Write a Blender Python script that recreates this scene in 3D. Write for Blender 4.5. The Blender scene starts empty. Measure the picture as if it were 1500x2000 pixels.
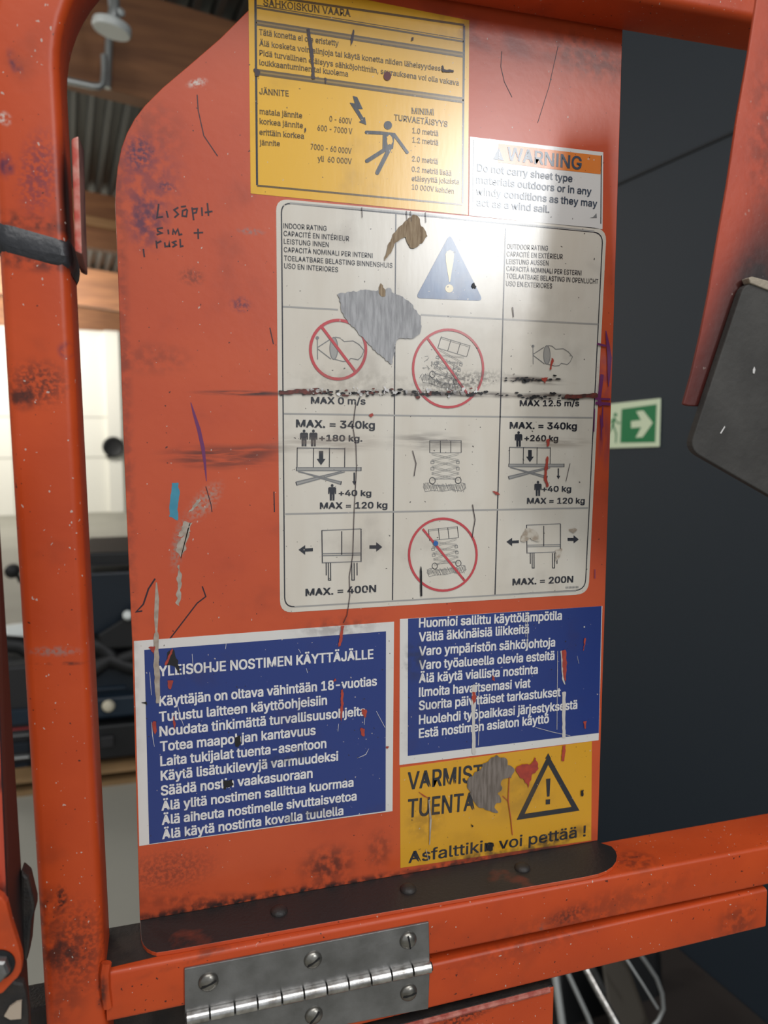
import bpy, bmesh, math, random
from mathutils import Vector as V, Matrix
random.seed(7)
C = bpy.context.scene.collection
# ---------------------------------------------------------------- camera
F = 1465.0                                   # focal length in pixels of a 1500x2000 frame
AX = V((0.96117533, -0.02678231, 0.27463556))
AY = V((-0.27592791, -0.10195114, 0.95575612))
AZ = V((0.00240205, -0.99442882, -0.10538291))
RM = Matrix((AX, AY, AZ))                    # camera (x right, y down, z ahead) -> world
CAM = V((-0.14942148, -0.52, 1.6))
cd = bpy.data.cameras.new('camera'); co = bpy.data.objects.new('camera', cd); C.objects.link(co)
cd.sensor_fit = 'VERTICAL'; cd.sensor_height = 9.6; cd.sensor_width = 7.2; cd.lens = 9.6 * F / 2000
m = RM @ Matrix(((1, 0, 0), (0, -1, 0), (0, 0, -1)))
co.matrix_world = Matrix.Translation(CAM) @ m.to_4x4()
cd.clip_start = 0.02
cd.dof.use_dof = True; cd.dof.focus_distance = 0.55; cd.dof.aperture_fstop = 1.9
bpy.context.scene.camera = co
vs = bpy.context.scene.view_settings
vs.view_transform = 'Standard'; vs.look = 'None'; vs.gamma = 1; vs.use_curve_mapping = False
vs.exposure = 0.36
# ---------------------------------------------------------------- world and lights
w = bpy.data.worlds.new('world'); bpy.context.scene.world = w; w.use_nodes = True
bg = w.node_tree.nodes['Background']; bg.inputs[0].default_value = (0.92, 0.96, 1.0, 1); bg.inputs[1].default_value = 0.40

def rdir(px, py):
    return RM @ V((px - 750, py - 1000, F))
def at(px, py, y=0.0):                       # point of the plane Y = y seen at a pixel
    d = rdir(px, py); return CAM + d * ((y - CAM.y) / d.y)
def at_z(px, py, z):
    d = rdir(px, py); return CAM + d * ((z - CAM.z) / d.z)
# the hall has its own axes: W runs along the dark wall into the distance, R towards that wall
W = rdir(130, 845); W.z = 0; W.normalize(); RR = V((W.y, -W.x, 0)); O = V((CAM.x, CAM.y, 0))
def room(a, b, z): return O + W * a + RR * b + V((0, 0, z))
def room_at(px, py, a=None, b=None):
    d = rdir(px, py); n, k = (W, a) if a is not None else (RR, b)
    return CAM + d * (k / d.dot(n))
def bz(p): return (p - O).dot(RR)

def area(name, loc, to, sx, sy, power, col=(1, 1, 1)):
    l = bpy.data.lights.new(name, 'AREA'); l.shape = 'RECTANGLE'; l.size = sx; l.size_y = sy; l.energy = power; l.color = col
    o = bpy.data.objects.new(name, l); C.objects.link(o); o.location = loc
    o.rotation_euler = (V(to) - V(loc)).to_track_quat('-Z', 'Y').to_euler(); return o
# daylight windows of the hall behind the photographer, unseen fill lights added ahead
gp = at(945, 395); gd = (gp - CAM).normalized(); gd.y = -gd.y
area('daylight_window', gp + gd * 5.0, gp, 0.5, 1.0, 47, (0.96, 0.98, 1.0))
area('roof_light', (0.3, -2.4, 4.6), (0, 0, 1.7), 3.5, 2.0, 70, (1.0, 0.98, 0.96))
area('hall_fill', room(12.5, -1.6, 4.3), room(15.9, -1.3, 1.8), 3.0, 0.5, 190, (1.0, 0.96, 0.88))  # unseen fill added to brighten the far wall
area('hall_fill', room(8.5, -3.5, 4.1), room(8.5, -2.0, 0), 2.5, 1.0, 110, (1.0, 0.97, 0.92))  # unseen fill added for the middle of the hall
area('beam_fill', room(17.3, -2.0, 3.9), room(18.6, -1.8, 4.6), 4.0, 0.8, 150, (1.0, 0.95, 0.85))  # added uplight, brightens the farthest beams
area('beam_fill', room(7.6, -2.0, 3.5), room(10.1, -1.1, 4.2), 2.5, 0.5, 34, (1.0, 0.93, 0.82))  # added uplight, brightens the second beam
area('beam_fill', room(13.0, -1.6, 3.2), room(14.7, -1.6, 4.5), 3.0, 0.6, 45, (1.0, 0.95, 0.85))  # added uplight, brightens the third beam
area('hall_fill', room(3.0, -4.5, 4.1), room(3.6, -2.2, 0.0), 1.5, 0.6, 75, (1.0, 0.97, 0.92))  # unseen fill added to brighten the floor at left

# ---------------------------------------------------------------- helpers
def tag(o, label=None, cat=None, group=None, kind=None):
    if label: o['label'] = label
    if cat: o['category'] = cat
    if group: o['group'] = group
    if kind: o['kind'] = kind
    return o
def empty(name, loc, label=None, cat=None, group=None):
    o = bpy.data.objects.new(name, None); C.objects.link(o); o.location = loc; o.empty_display_size = 0.05
    return tag(o, label, cat, group)
def adopt(o, p):
    o.parent = p
    if p.parent is None: o.matrix_parent_inverse = Matrix.Translation(-p.location)
def link(name, bm, mats, parent=None, smooth=False, bevel=0, seg=2):
    me = bpy.data.meshes.new(name); bmesh.ops.recalc_face_normals(bm, faces=bm.faces[:]); bm.to_mesh(me); bm.free()
    for k in (mats if isinstance(mats, (list, tuple)) else [mats]): me.materials.append(k)
    o = bpy.data.objects.new(name, me); C.objects.link(o)
    if smooth:
        for p in me.polygons: p.use_smooth = True
        e = o.modifiers.new('edge', 'EDGE_SPLIT'); e.split_angle = math.radians(40)
    if bevel:
        b = o.modifiers.new('bevel', 'BEVEL'); b.width = bevel; b.segments = seg; b.limit_method = 'ANGLE'
    if parent: adopt(o, parent)
    return o
def hexa(bm, lo, hi, mi=0):                  # loft between two rings of the same length
    a = [bm.verts.new(p) for p in lo]; b = [bm.verts.new(p) for p in hi]; n = len(a); fs = []
    fs.append(bm.faces.new(a[::-1])); fs.append(bm.faces.new(b))
    for i in range(n): fs.append(bm.faces.new((a[i], a[(i + 1) % n], b[(i + 1) % n], b[i])))
    for f in fs: f.material_index = mi
    return fs
def box(bm, x0, x1, y0, y1, z0, z1, mi=0):
    return hexa(bm, [(x0, y0, z0), (x1, y0, z0), (x1, y1, z0), (x0, y1, z0)], [(x0, y0, z1), (x1, y0, z1), (x1, y1, z1), (x0, y1, z1)], mi)
def rbox(bm, a0, a1, b0, b1, z0, z1, mi=0, tilt=0, bref=0):
    f = lambda a, b, z: room(a, b, z - tilt * (b - bref))
    return hexa(bm, [f(a0, b0, z0), f(a1, b0, z0), f(a1, b1, z0), f(a0, b1, z0)], [f(a0, b0, z1), f(a1, b0, z1), f(a1, b1, z1), f(a0, b1, z1)], mi)
def prism(bm, pts, off, mi=0):
    return hexa(bm, [V(p) for p in pts], [V(p) + V(off) for p in pts], mi)
def tube(bm, pts, r, n=12, mi=0):
    pts = [V(p) for p in pts]; rings = []
    for i, p in enumerate(pts):
        t = (pts[min(i + 1, len(pts) - 1)] - pts[max(i - 1, 0)]).normalized()
        u = t.orthogonal().normalized() if not rings else (pu - t * pu.dot(t)).normalized()
        pu = u; v = t.cross(u)
        rings.append([bm.verts.new(p + (u * math.cos(2 * math.pi * k / n) + v * math.sin(2 * math.pi * k / n)) * r) for k in range(n)])
    fs = [bm.faces.new(rings[0][::-1]), bm.faces.new(rings[-1])]
    for a, b in zip(rings, rings[1:]):
        for k in range(n): fs.append(bm.faces.new((a[k], a[(k + 1) % n], b[(k + 1) % n], b[k])))
    for f in fs: f.material_index = mi
def rrect(w_, h_, r, n=4):
    out = []
    for cx, cy, a in ((w_ / 2 - r, h_ / 2 - r, 0), (-w_ / 2 + r, h_ / 2 - r, 90), (-w_ / 2 + r, -h_ / 2 + r, 180), (w_ / 2 - r, -h_ / 2 + r, 270)):
        for k in range(n + 1):
            t = math.radians(a + 90 * k / n); out.append((cx + r * math.cos(t), cy + r * math.sin(t)))
    return out
def sweep(bm, path, sec, mi=0):              # path in a vertical plane of constant Y; section u across, v along Y
    rings = []; path = [V(p) for p in path]
    for i, p in enumerate(path):
        t = (path[min(i + 1, len(path) - 1)] - path[max(i - 1, 0)]).normalized()
        u = V((0, 1, 0)).cross(t).normalized()
        rings.append([bm.verts.new(p + u * a + V((0, 1, 0)) * b) for a, b in sec])
    n = len(sec); bm.faces.new(rings[0][::-1]); bm.faces.new(rings[-1])
    for a, b in zip(rings, rings[1:]):
        for k in range(n): bm.faces.new((a[k], a[(k + 1) % n], b[(k + 1) % n], b[k]))
def lathe(bm, c, axis, prof, n=24, mi=0):    # prof: (radius, height along axis)
    axis = V(axis).normalized(); u = axis.orthogonal().normalized(); v = axis.cross(u); c = V(c); rings = []
    for r, h in prof:
        rings.append([bm.verts.new(c + axis * h + (u * math.cos(2 * math.pi * k / n) + v * math.sin(2 * math.pi * k / n)) * max(r, 1e-5)) for k in range(n)])
    fs = [bm.faces.new(rings[0][::-1]), bm.faces.new(rings[-1])]
    for a, b in zip(rings, rings[1:]):
        for k in range(n): fs.append(bm.faces.new((a[k], a[(k + 1) % n], b[(k + 1) % n], b[k])))
    for f in fs: f.material_index = mi

# ---------------------------------------------------------------- materials
def ng_grime_shade(tints, chips=1.0):
    """Dirt, soot, finger marks and painted shade on the lift: one list of stains for everything near the camera."""
    g = bpy.data.node_groups.new('grime_shade', 'ShaderNodeTree')
    g.interface.new_socket('Color', in_out='INPUT', socket_type='NodeSocketColor')
    g.interface.new_socket('Color', in_out='OUTPUT', socket_type='NodeSocketColor')
    N = g.nodes; L = g.links
    gi = N.new('NodeGroupInput'); go = N.new('NodeGroupOutput'); tc = N.new('ShaderNodeTexCoord')
    def noise(scale, detail=3, sx=(1, 1, 1)):
        src = tc.outputs['Object']
        if sx != (1, 1, 1):
            mp = N.new('ShaderNodeMapping'); mp.inputs['Scale'].default_value = sx; L.new(src, mp.inputs[0]); src = mp.outputs[0]
        n = N.new('ShaderNodeTexNoise'); n.inputs['Scale'].default_value = scale; n.inputs['Detail'].default_value = detail
        L.new(src, n.inputs['Vector']); return n.outputs['Fac']
    def ramp(s, a, b):
        r = N.new('ShaderNodeMapRange'); r.interpolation_type = 'SMOOTHSTEP'
        r.inputs[1].default_value = a; r.inputs[2].default_value = b; r.inputs[3].default_value = 0; r.inputs[4].default_value = 1
        L.new(s, r.inputs[0]); return r.outputs[0]
    def mul(a, b):
        x = N.new('ShaderNodeMath'); x.operation = 'MULTIPLY'; L.new(a, x.inputs[0])
        if isinstance(b, (int, float)): x.inputs[1].default_value = b
        else: L.new(b, x.inputs[1])
        return x.outputs[0]
    cur = [gi.outputs[0]]
    def over(col, fac):
        x = N.new('ShaderNodeMix'); x.data_type = 'RGBA'; L.new(fac, x.inputs[0]); L.new(cur[0], x.inputs[6])
        x.inputs[7].default_value = (*col, 1); cur[0] = x.outputs[2]
    nz = {'f': ramp(noise(420, 4), .36, .62), 'm': ramp(noise(150, 5), .34, .62), 'c': ramp(noise(55, 5), .33, .62),
          'h': ramp(noise(90, 5, (.35, 1, 3.0)), .34, .6), 'v': ramp(noise(90, 5, (3.0, 1, .35)), .34, .6)}
    one = N.new('ShaderNodeValue'); one.outputs[0].default_value = 1; nz['n'] = one.outputs[0]
    for a, b, rx, rz, ang, col, s, k, y, ry in tints:
        c = at(a, b, y)
        mp = N.new('ShaderNodeMapping'); mp.vector_type = 'TEXTURE'
        mp.inputs['Location'].default_value = c; mp.inputs['Rotation'].default_value = (0, math.radians(ang), 0)
        mp.inputs['Scale'].default_value = (rx * .00036, ry, rz * .00036)
        L.new(tc.outputs['Object'], mp.inputs[0])
        ln = N.new('ShaderNodeVectorMath'); ln.operation = 'LENGTH'; L.new(mp.outputs[0], ln.inputs[0])
        fac = ramp(ln.outputs['Value'], 1.0, 0.2)
        over(col, mul(mul(fac, nz[k]), s))
    # small chips and spots
    over((0.02, 0.012, 0.012), mul(ramp(noise(330, 2), .715, .74), .85 * chips))
    over((0.55, 0.48, 0.42), mul(ramp(noise(390, 1.5, (1, 1, .8)), .735, .755), .75 * chips))
    over((0.05, 0.02, 0.015), mul(ramp(noise(24, 6), .55, .8), .28))
    L.new(cur[0], go.inputs[0]); return g
BLK = (.012, .011, .011); SOOT = (.025, .014, .013); PUR = (.05, .018, .06); BRN = (.08, .035, .02); WHT = (.62, .56, .5)
# px, py, radius x, radius z (px), turn, colour, strength, noise, Y, depth radius
STAINS_SHADE = [
    (272, 300, 36, 45, 20, PUR, .85, 'f', 0, .02), (285, 350, 90, 110, 0, PUR, .45, 'm', 0, .02), (325, 365, 24, 14, 0, PUR, .7, 'f', 0, .02),
    (285, 430, 50, 70, 0, PUR, .8, 'm', 0, .02), (300, 240, 90, 60, 30, SOOT, .25, 'm', 0, .02), (385, 162, 24, 10, -20, WHT, .9, 'f', 0, .02),
    (490, 452, 34, 9, 0, (.3, .16, .14), .9, 'f', 0, .02), (478, 768, 120, 7, 0, SOOT, .95, 'h', 0, .02), (430, 893, 135, 30, 2, SOOT, .8, 'h', 0, .02),
    (500, 880, 90, 18, -4, SOOT, .5, 'h', 0, .02), (470, 595, 26, 20, 0, PUR, .7, 'f', 0, .02), (300, 700, 90, 40, 0, SOOT, .3, 'm', 0, .02),
    (375, 540, 30, 22, 0, SOOT, .5, 'f', 0, .02), (640, 1690, 80, 60, 0, SOOT, .75, 'm', 0, .02), (740, 1660, 40, 60, 0, SOOT, .5, 'm', 0, .02),
    (330, 1700, 120, 60, 0, SOOT, .45, 'f', 0, .02), (440, 1760, 260, 26, 10, SOOT, .5, 'm', 0, .02),
    (400, 980, 26, 60, 40, (.35, .25, .2), .8, 'f', 0, .02), (350, 1060, 18, 70, 12, (.3, .19, .15), .85, 'f', 0, .02),
    (660, 1225, 120, 30, 0, (.06, .02, .02), .4, 'm', 0, .02), (1180, 740, 26, 70, 0, (.16, .03, .1), .5, 'm', 0, .02), (1180, 860, 26, 90, 0, (.13, .03, .08), .5, 'v', 0, .02),
    (1150, 110, 160, 60, 8, SOOT, .5, 'm', 0, .02), (950, 70, 180, 40, 8, (.08, .012, .02), .5, 'c', 0, .02), (240, 750, 22, 900, 0, SOOT, .35, 'm', 0, .02),
    # the white capacity notice
    (700, 745, 170, 40, 0, (.22, .19, .15), .35, 'm', 0, .02), (640, 866, 150, 26, 0, (.2, .15, .12), .5, 'h', 0, .02), (840, 862, 110, 26, 3, (.1, .08, .07), .6, 'h', 0, .02),
    (1090, 865, 110, 16, 0, (.2, .15, .11), .5, 'h', 0, .02), (900, 745, 130, 26, -8, (.05, .04, .035), .75, 'f', 0, .02), (880, 770, 330, 10, 0, (.05, .03, .025), .9, 'h', 0, .02),
    (1040, 742, 120, 12, 2, (.05, .025, .02), .9, 'h', 0, .02), (1080, 775, 110, 12, 2, (.04, .02, .015), .9, 'h', 0, .02), (600, 765, 70, 8, 0, (.05, .015, .01), .95, 'h', 0, .02),
    (760, 600, 90, 70, 0, (.35, .32, .28), .3, 'c', 0, .02), (1000, 600, 260, 180, 0, (.45, .40, .33), .35, 'c', 0, .02),
    (750, 910, 60, 50, 0, (.05, .08, .2), .0, 'f', 0, .02), (810, 1290, 35, 60, 0, (.02, .025, .05), .6, 'm', 0, .02), (560, 1480, 80, 22, -8, (.01, .012, .03), .5, 'm', 0, .02),
    (600, 1590, 110, 16, -8, (.02, .02, .03), .5, 'm', 0, .02), (900, 1690, 200, 34, -9, BLK, .85, 'm', 0, .02), (1080, 1640, 130, 26, -9, BLK, .85, 'm', 0, .02),
    (1000, 1550, 150, 90, 0, (.12, .07, .02), .35, 'c', 0, .02), (830, 1600, 60, 70, 0, (.1, .05, .01), .35, 'm', 0, .02),
    # soot along the folded bottom edge of the panel
    (540, 1752, 640, 22, 0, BLK, 1.0, 'm', 0, .02), (340, 1796, 130, 24, 0, BLK, 1.0, 'c', 0, .02), (1060, 1664, 180, 20, 0, BLK, 1.0, 'c', 0, .02),
    # bent tube; the black smudge beside the lug is its painted contact shadow
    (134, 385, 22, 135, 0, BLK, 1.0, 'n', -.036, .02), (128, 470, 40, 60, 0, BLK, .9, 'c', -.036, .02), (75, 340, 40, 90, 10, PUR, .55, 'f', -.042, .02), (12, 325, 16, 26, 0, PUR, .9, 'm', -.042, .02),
    (30, 125, 12, 28, -20, PUR, .8, 'm', -.042, .02), (8, 232, 14, 14, 0, WHT, .9, 'f', -.042, .02), (75, 750, 60, 50, 0, SOOT, .7, 'f', -.042, .02), (40, 775, 34, 30, 0, BLK, .85, 'm', -.042, .02),
    (128, 683, 16, 20, 0, PUR, .85, 'm', -.042, .02), (105, 1272, 55, 12, 4, (.3, .17, .14), .8, 'f', -.042, .02), (120, 1296, 60, 5, 4, SOOT, .7, 'm', -.042, .02),
    (120, 1755, 14, 34, 0, BLK, .9, 'f', -.042, .02), (115, 1860, 60, 60, 0, SOOT, .8, 'm', -.042, .02), (90, 1780, 40, 60, 0, SOOT, .6, 'm', -.042, .02), (150, 1850, 70, 120, 0, SOOT, .55, 'f', -.042, .02),
    (120, 1960, 60, 60, 0, SOOT, .35, 'm', -.042, .02), (200, 1930, 14, 50, 8, SOOT, .9, 'm', -.042, .02), (70, 445, 110, 22, 3, BLK, 1.0, 'm', -.03, .03), (70, 520, 110, 24, 6, BLK, .9, 'm', -.03, .03),
    # bracket bar at the right edge, darker towards its foot and along the pad
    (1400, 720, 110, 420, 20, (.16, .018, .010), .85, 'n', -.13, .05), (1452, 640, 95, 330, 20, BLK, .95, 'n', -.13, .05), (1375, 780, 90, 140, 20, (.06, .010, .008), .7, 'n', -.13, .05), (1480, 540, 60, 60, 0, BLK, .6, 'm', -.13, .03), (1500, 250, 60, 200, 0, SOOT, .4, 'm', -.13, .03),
    # tubes at the bottom
    (1110, 1790, 70, 26, -10, SOOT, .6, 'f', -.044, .012), (1060, 1815, 14, 18, 0, (.2, .12, .1), .9, 'm', -.044, .012), (1440, 1800, 80, 60, 0, SOOT, .5, 'm', -.044, .012),
    (1120, 1800, 420, 60, -10, SOOT, .35, 'm', -.044, .012), (900, 1990, 160, 22, -14, BLK, .8, 'f', -.045, .01), (500, 1830, 280, 12, -10, SOOT, .5, 'm', -.043, .01),
    (1390, 1656, 110, 5, 10, (.4, .3, .3), .9, 'h', -.044, .012), (1240, 1680, 70, 30, 0, SOOT, .6, 'm', -.03, .02),
]
GR = {'panel': ng_grime_shade([t for t in STAINS_SHADE if t[8] == 0]), 'tube': ng_grime_shade([t for t in STAINS_SHADE if -.1 < t[8] < 0]), 'bar': ng_grime_shade([t for t in STAINS_SHADE if t[8] < -.1], .35)}
MATS = {}
def mat(name, col, rough=.5, metal=0, grime_shade=False, bump=0, bscale=200, coat=0, spec=.5, bsx=(1, 1, 1), var=0, vscale=8, col2=None, emit=0, wave=None):
    if name in MATS: return MATS[name]
    m = bpy.data.materials.new(name); m.use_nodes = True; nt = m.node_tree; b = nt.nodes['Principled BSDF']
    b.inputs['Roughness'].default_value = rough; b.inputs['Metallic'].default_value = metal; b.inputs['Specular IOR Level'].default_value = spec
    b.inputs['Coat Weight'].default_value = coat; b.inputs['Coat Roughness'].default_value = .22; b.inputs['Base Color'].default_value = (*col, 1)
    tc = nt.nodes.new('ShaderNodeTexCoord'); src = None
    def nz(scale, sx=(1, 1, 1), det=4):
        mp = nt.nodes.new('ShaderNodeMapping'); mp.inputs['Scale'].default_value = sx; nt.links.new(tc.outputs['Object'], mp.inputs[0])
        n = nt.nodes.new('ShaderNodeTexNoise'); n.inputs['Scale'].default_value = scale; n.inputs['Detail'].default_value = det
        nt.links.new(mp.outputs[0], n.inputs['Vector']); return n.outputs['Fac']
    if col2 is not None:
        r = nt.nodes.new('ShaderNodeMapRange'); r.inputs[1].default_value = .5 - var; r.inputs[2].default_value = .5 + var
        nt.links.new(nz(vscale, bsx), r.inputs[0])
        x = nt.nodes.new('ShaderNodeMix'); x.data_type = 'RGBA'; x.inputs[6].default_value = (*col, 1); x.inputs[7].default_value = (*col2, 1)
        nt.links.new(r.outputs[0], x.inputs[0]); src = x.outputs[2]
    if grime_shade:
        g = nt.nodes.new('ShaderNodeGroup'); g.node_tree = GR[grime_shade]
        if src: nt.links.new(src, g.inputs[0])
        else: g.inputs[0].default_value = (*col, 1)
        src = g.outputs[0]
    if src: nt.links.new(src, b.inputs['Base Color'])
    if bump:
        bp = nt.nodes.new('ShaderNodeBump'); bp.inputs['Strength'].default_value = bump; bp.inputs['Distance'].default_value = .001
        nt.links.new(nz(bscale, bsx), bp.inputs['Height']); nt.links.new(bp.outputs[0], b.inputs['Normal'])
    if emit:
        b.inputs['Emission Color'].default_value = (*col, 1); b.inputs['Emission Strength'].default_value = emit
    MATS[name] = m; return m
ORG = mat('orange_paint', (.56, .086, .024), .36, coat=.35, grime_shade='panel', bump=.12, bscale=160, col2=(.50, .068, .020), var=.15, vscale=12)
ORGT = mat('orange_paint_tube', (.55, .072, .014), .40, spec=.4, grime_shade='tube', bump=.15, bscale=130, col2=(.48, .058, .012), var=.15, vscale=14)
SOOT_SHADE = mat('soot_shade_black', (.014, .013, .013), .55, bump=.4, bscale=500, col2=(.03, .024, .02), var=.12, vscale=60)  # soot, and the shade painted on top of the kick plate
FLANGE = mat('sooty_flange', (.014, .012, .012), .5, bump=.35, bscale=400, col2=(.16, .03, .015), var=.06, vscale=26)
fl = FLANGE.node_tree.nodes
for n in fl:
    if n.type == 'MAP_RANGE': n.inputs[1].default_value = .62; n.inputs[2].default_value = .74
STK = dict(rough=.25, coat=.8, grime_shade='panel', bump=.05, bscale=110, bsx=(2.2, 1, .5))
CREAM = mat('sticker_cream', (.70, .66, .58), col2=(.60, .54, .45), var=.22, vscale=14, **STK)
WHITE = mat('sticker_white', (.68, .66, .63), **STK)
YEL = mat('sticker_yellow', (.80, .44, .018), **STK)
YEL2 = mat('sticker_yellow_dim', (.66, .33, .015), **STK)  # yellow made darker, the falloff of light put into its colour
BLUE = mat('sticker_blue', (.014, .036, .19), **STK)
HDR = mat('sticker_orange', (.70, .20, .03), **STK)
NAVY = mat('ink_navy', (.05, .10, .22), col2=(.10, .17, .30), var=.15, vscale=60, **STK)
BIV = mat('ink_ivory', (.75, .63, .36), **STK)
INK = mat('ink_black', (.018, .020, .028), **STK)
INKG = mat('ink_grey', (.20, .20, .20), **STK)
INKL = mat('ink_pale_grey', (.34, .33, .31), **STK)
INKR = mat('ink_red', (.52, .05, .06), **STK)
INKB = mat('ink_brown', (.12, .075, .02), **STK)
INKW = mat('ink_white', (.74, .72, .70), **STK)
PEEL = mat('peeled_grey', (.30, .30, .31), .6, bump=.9, bscale=180, bsx=(3, 1, .4), col2=(.42, .42, .43), var=.12, vscale=170)
PEELB = mat('peeled_brown', (.13, .105, .085), .7, bump=.9, bscale=180, bsx=(3, 1, .4), col2=(.21, .175, .15), var=.12, vscale=160)
SMEAR = mat('smear_brown', (.20, .13, .07), .6, bump=.8, bscale=180, bsx=(3, 1, .4), col2=(.36, .27, .17), var=.15, vscale=190)
PURP = mat('marker_purple', (.15, .03, .115), .35)
TEAL = mat('paint_teal', (.035, .22, .33), .45, col2=(.06, .28, .38), var=.2, vscale=120)
MARK = mat('marker_black', (.03, .014, .022), .4)
BARE = mat('bare_scratch', (.42, .37, .31), .55, col2=(.30, .24, .19), var=.15, vscale=200)
CHIPO = mat('chip_orange', (.42, .055, .03), .5, col2=(.30, .04, .03), var=.15, vscale=200)
SCR = mat('scrape_brown', (.17, .035, .025), .5, col2=(.05, .025, .02), var=.15, vscale=250)
DRK = mat('chip_black', (.012, .011, .012), .5)
STEEL = mat('dull_steel', (.30, .30, .30), .42, .85, bump=.25, bscale=300, col2=(.19, .19, .185), var=.18, vscale=45)
BRIGHT = mat('bright_steel', (.66, .65, .63), .27, 1, bump=.1, bscale=300, col2=(.30, .28, .26), var=.16, vscale=150)
SCREW = mat('screw_steel', (.34, .33, .30), .33, .9, bump=.2, bscale=300, col2=(.18, .17, .15), var=.2, vscale=120)
SLOT = mat('slot_dark', (.006, .006, .006), .8)
RUBBER = mat('scuffed_rubber', (.036, .034, .031), .75, bump=.5, bscale=200, col2=(.060, .057, .052), var=.2, vscale=28)
TAPE = mat('black_tape', (.018, .019, .022), .38, bump=.8, bscale=160, col2=(.032, .033, .038), var=.2, vscale=80)
FIBRE = mat('fibre_edge', (.36, .31, .24), .9, bump=.8, bscale=400)
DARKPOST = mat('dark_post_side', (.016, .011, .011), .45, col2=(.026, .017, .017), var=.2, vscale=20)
WOOD = mat('glulam_wood', (.36, .16, .07), .6, bsx=(1, 1, 9), col2=(.22, .095, .045), var=.18, vscale=1.6)
WOODL = mat('pale_wood', (.46, .26, .12), .6, bsx=(1, 1, 9), col2=(.34, .18, .08), var=.18, vscale=2)
DECK = mat('deck_metal', (.10, .105, .10), .5, .3)
SLATE = mat('slate_wall', (.015, .0245, .0365), .6, bump=.05, bscale=30)
SEAM = mat('wall_joint', (.012, .014, .017), .8)
PALE = mat('white_wall', (.80, .79, .72), .6)
JOINT = mat('white_wall_joint', (.48, .47, .42), .7)
CONC = mat('concrete', (.36, .35, .30), .6, col2=(.29, .28, .24), var=.25, vscale=1.3, bump=.1, bscale=20)
LAMPW = mat('lamp_white', (.74, .78, .76), .4)
GALV = mat('galvanised', (.52, .54, .53), .35, .6)
EXG = mat('exit_green', (.010, .23, .075), .4)
EXW = mat('exit_pale', (.80, .92, .66), .4)
MBLUE = mat('machine_blue', (.0025, .009, .018), .4)
MBLUE2 = mat('machine_mid_blue', (.004, .016, .032), .45)
MBLACK = mat('machine_black', (.003, .0035, .0045), .55)
MGREY = mat('machine_grey', (.016, .016, .018), .5)
CREAMK = mat('knob_cream', (.6, .55, .42), .4)
PALLET = mat('pallet_wood', (.30, .18, .08), .75, bsx=(1, 1, 6), col2=(.2, .12, .05), var=.2, vscale=6)
TAN = mat('tan_drum', (.055, .046, .034), .6)
REDP = mat('red_strip', (.3, .03, .03), .5)

# ---------------------------------------------------------------- the hall
b = bmesh.new(); rbox(b, -6, 24, -9, 1.69, -.1, 0); tag(link('floor', b, CONC), kind='structure')
b = bmesh.new(); rbox(b, -3, 24, 1.69, 1.79, -.1, 6); wr = tag(link('wall_right', b, SLATE), kind='structure')
js = room_at(1342, 300, b=1.69).z
b = bmesh.new(); rbox(b, -3, 22, 1.686, 1.6899, js - .004, js + .004); tag(link('trim_1', b, SEAM), kind='structure')
b = bmesh.new(); rbox(b, 22, 22.1, -9, 1.69, 0, 8); tag(link('wall_back', b, WOODL), kind='structure')
b = bmesh.new(); rbox(b, -3, 22, -9.1, -9, -.1, 8); tag(link('wall_left', b, PALE), kind='structure')
AB = 16.0; zt = room_at(190, 646, a=AB).z
b = bmesh.new(); rbox(b, AB, AB + .2, -9, 1.69, 0, zt); tag(link('wall_far', b, PALE), kind='structure')
b = bmesh.new()
for py in (815, 893):
    z = room_at(190, py, a=AB).z; rbox(b, AB - .006, AB - .0005, -9, 1.6, z - .012, z + .012)
for px in (20,):
    q = bz(room_at(px, 800, a=AB)); rbox(b, AB - .006, AB - .0005, q - .01, q + .01, .02, zt)
tag(link('trim_2', b, JOINT), kind='structure')
q0, q1 = bz(room_at(209, 800, a=AB - .12)), bz(room_at(236, 800, a=AB - .12))
b = bmesh.new(); rbox(b, AB - .12, AB - .001, q0, q1, 0, zt); tag(link('trim_3', b, PALE), kind='structure')
# roof: beams and corrugated deck fall towards the dark wall
P1 = room_at(140, 157, a=5.5); TILT = .085; BR, ZB = bz(P1), P1.z; BH = .66
ab = [5.5, 10.1, 14.7, 19.3]
descr = ['nearest brown laminated timber roof beam behind the white disc lamp', 'second brown timber roof beam, beyond the nearest ribbed roof bay',
         'third timber roof beam, pale and lit above the white far wall', 'farthest timber roof beam just over the white far wall']
for a, d in zip(ab, descr):
    b = bmesh.new(); rbox(b, a, a + .16, -9, 1.685, ZB, ZB + BH, 0, TILT, BR)
    tag(link('roof_beam', b, WOOD), d, 'beam', 'timber roof beams')
b = bmesh.new(); prof = []; per = .15; n = int(10.6 / per)
for k in range(n):
    b0 = -9 + k * per
    prof += [(b0, 0), (b0 + .040, 0), (b0 + .056, .075), (b0 + .134, .075)]
rows = []
for a in (1.0, 23.0):
    rows.append([b.verts.new(room(a, q, ZB + BH + h - TILT * (q - BR))) for q, h in prof])
for i in range(len(prof) - 1): b.faces.new((rows[0][i], rows[0][i + 1], rows[1][i + 1], rows[1][i]))
o = link('ceiling', b, DECK); tag(o, kind='structure'); s = o.modifiers.new('thick', 'SOLIDIFY'); s.thickness = .002
zz = room_at(200, 437, a=10.05).z
b = bmesh.new(); rbox(b, 10.0, 10.0985, -9, 1.685, zz - .05, zz + .05, 0, TILT, bz(room_at(200, 437, a=10.05)))
tag(link('batten', b, WOODL), 'pale timber batten along the face of the second roof beam', 'batten')
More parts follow.
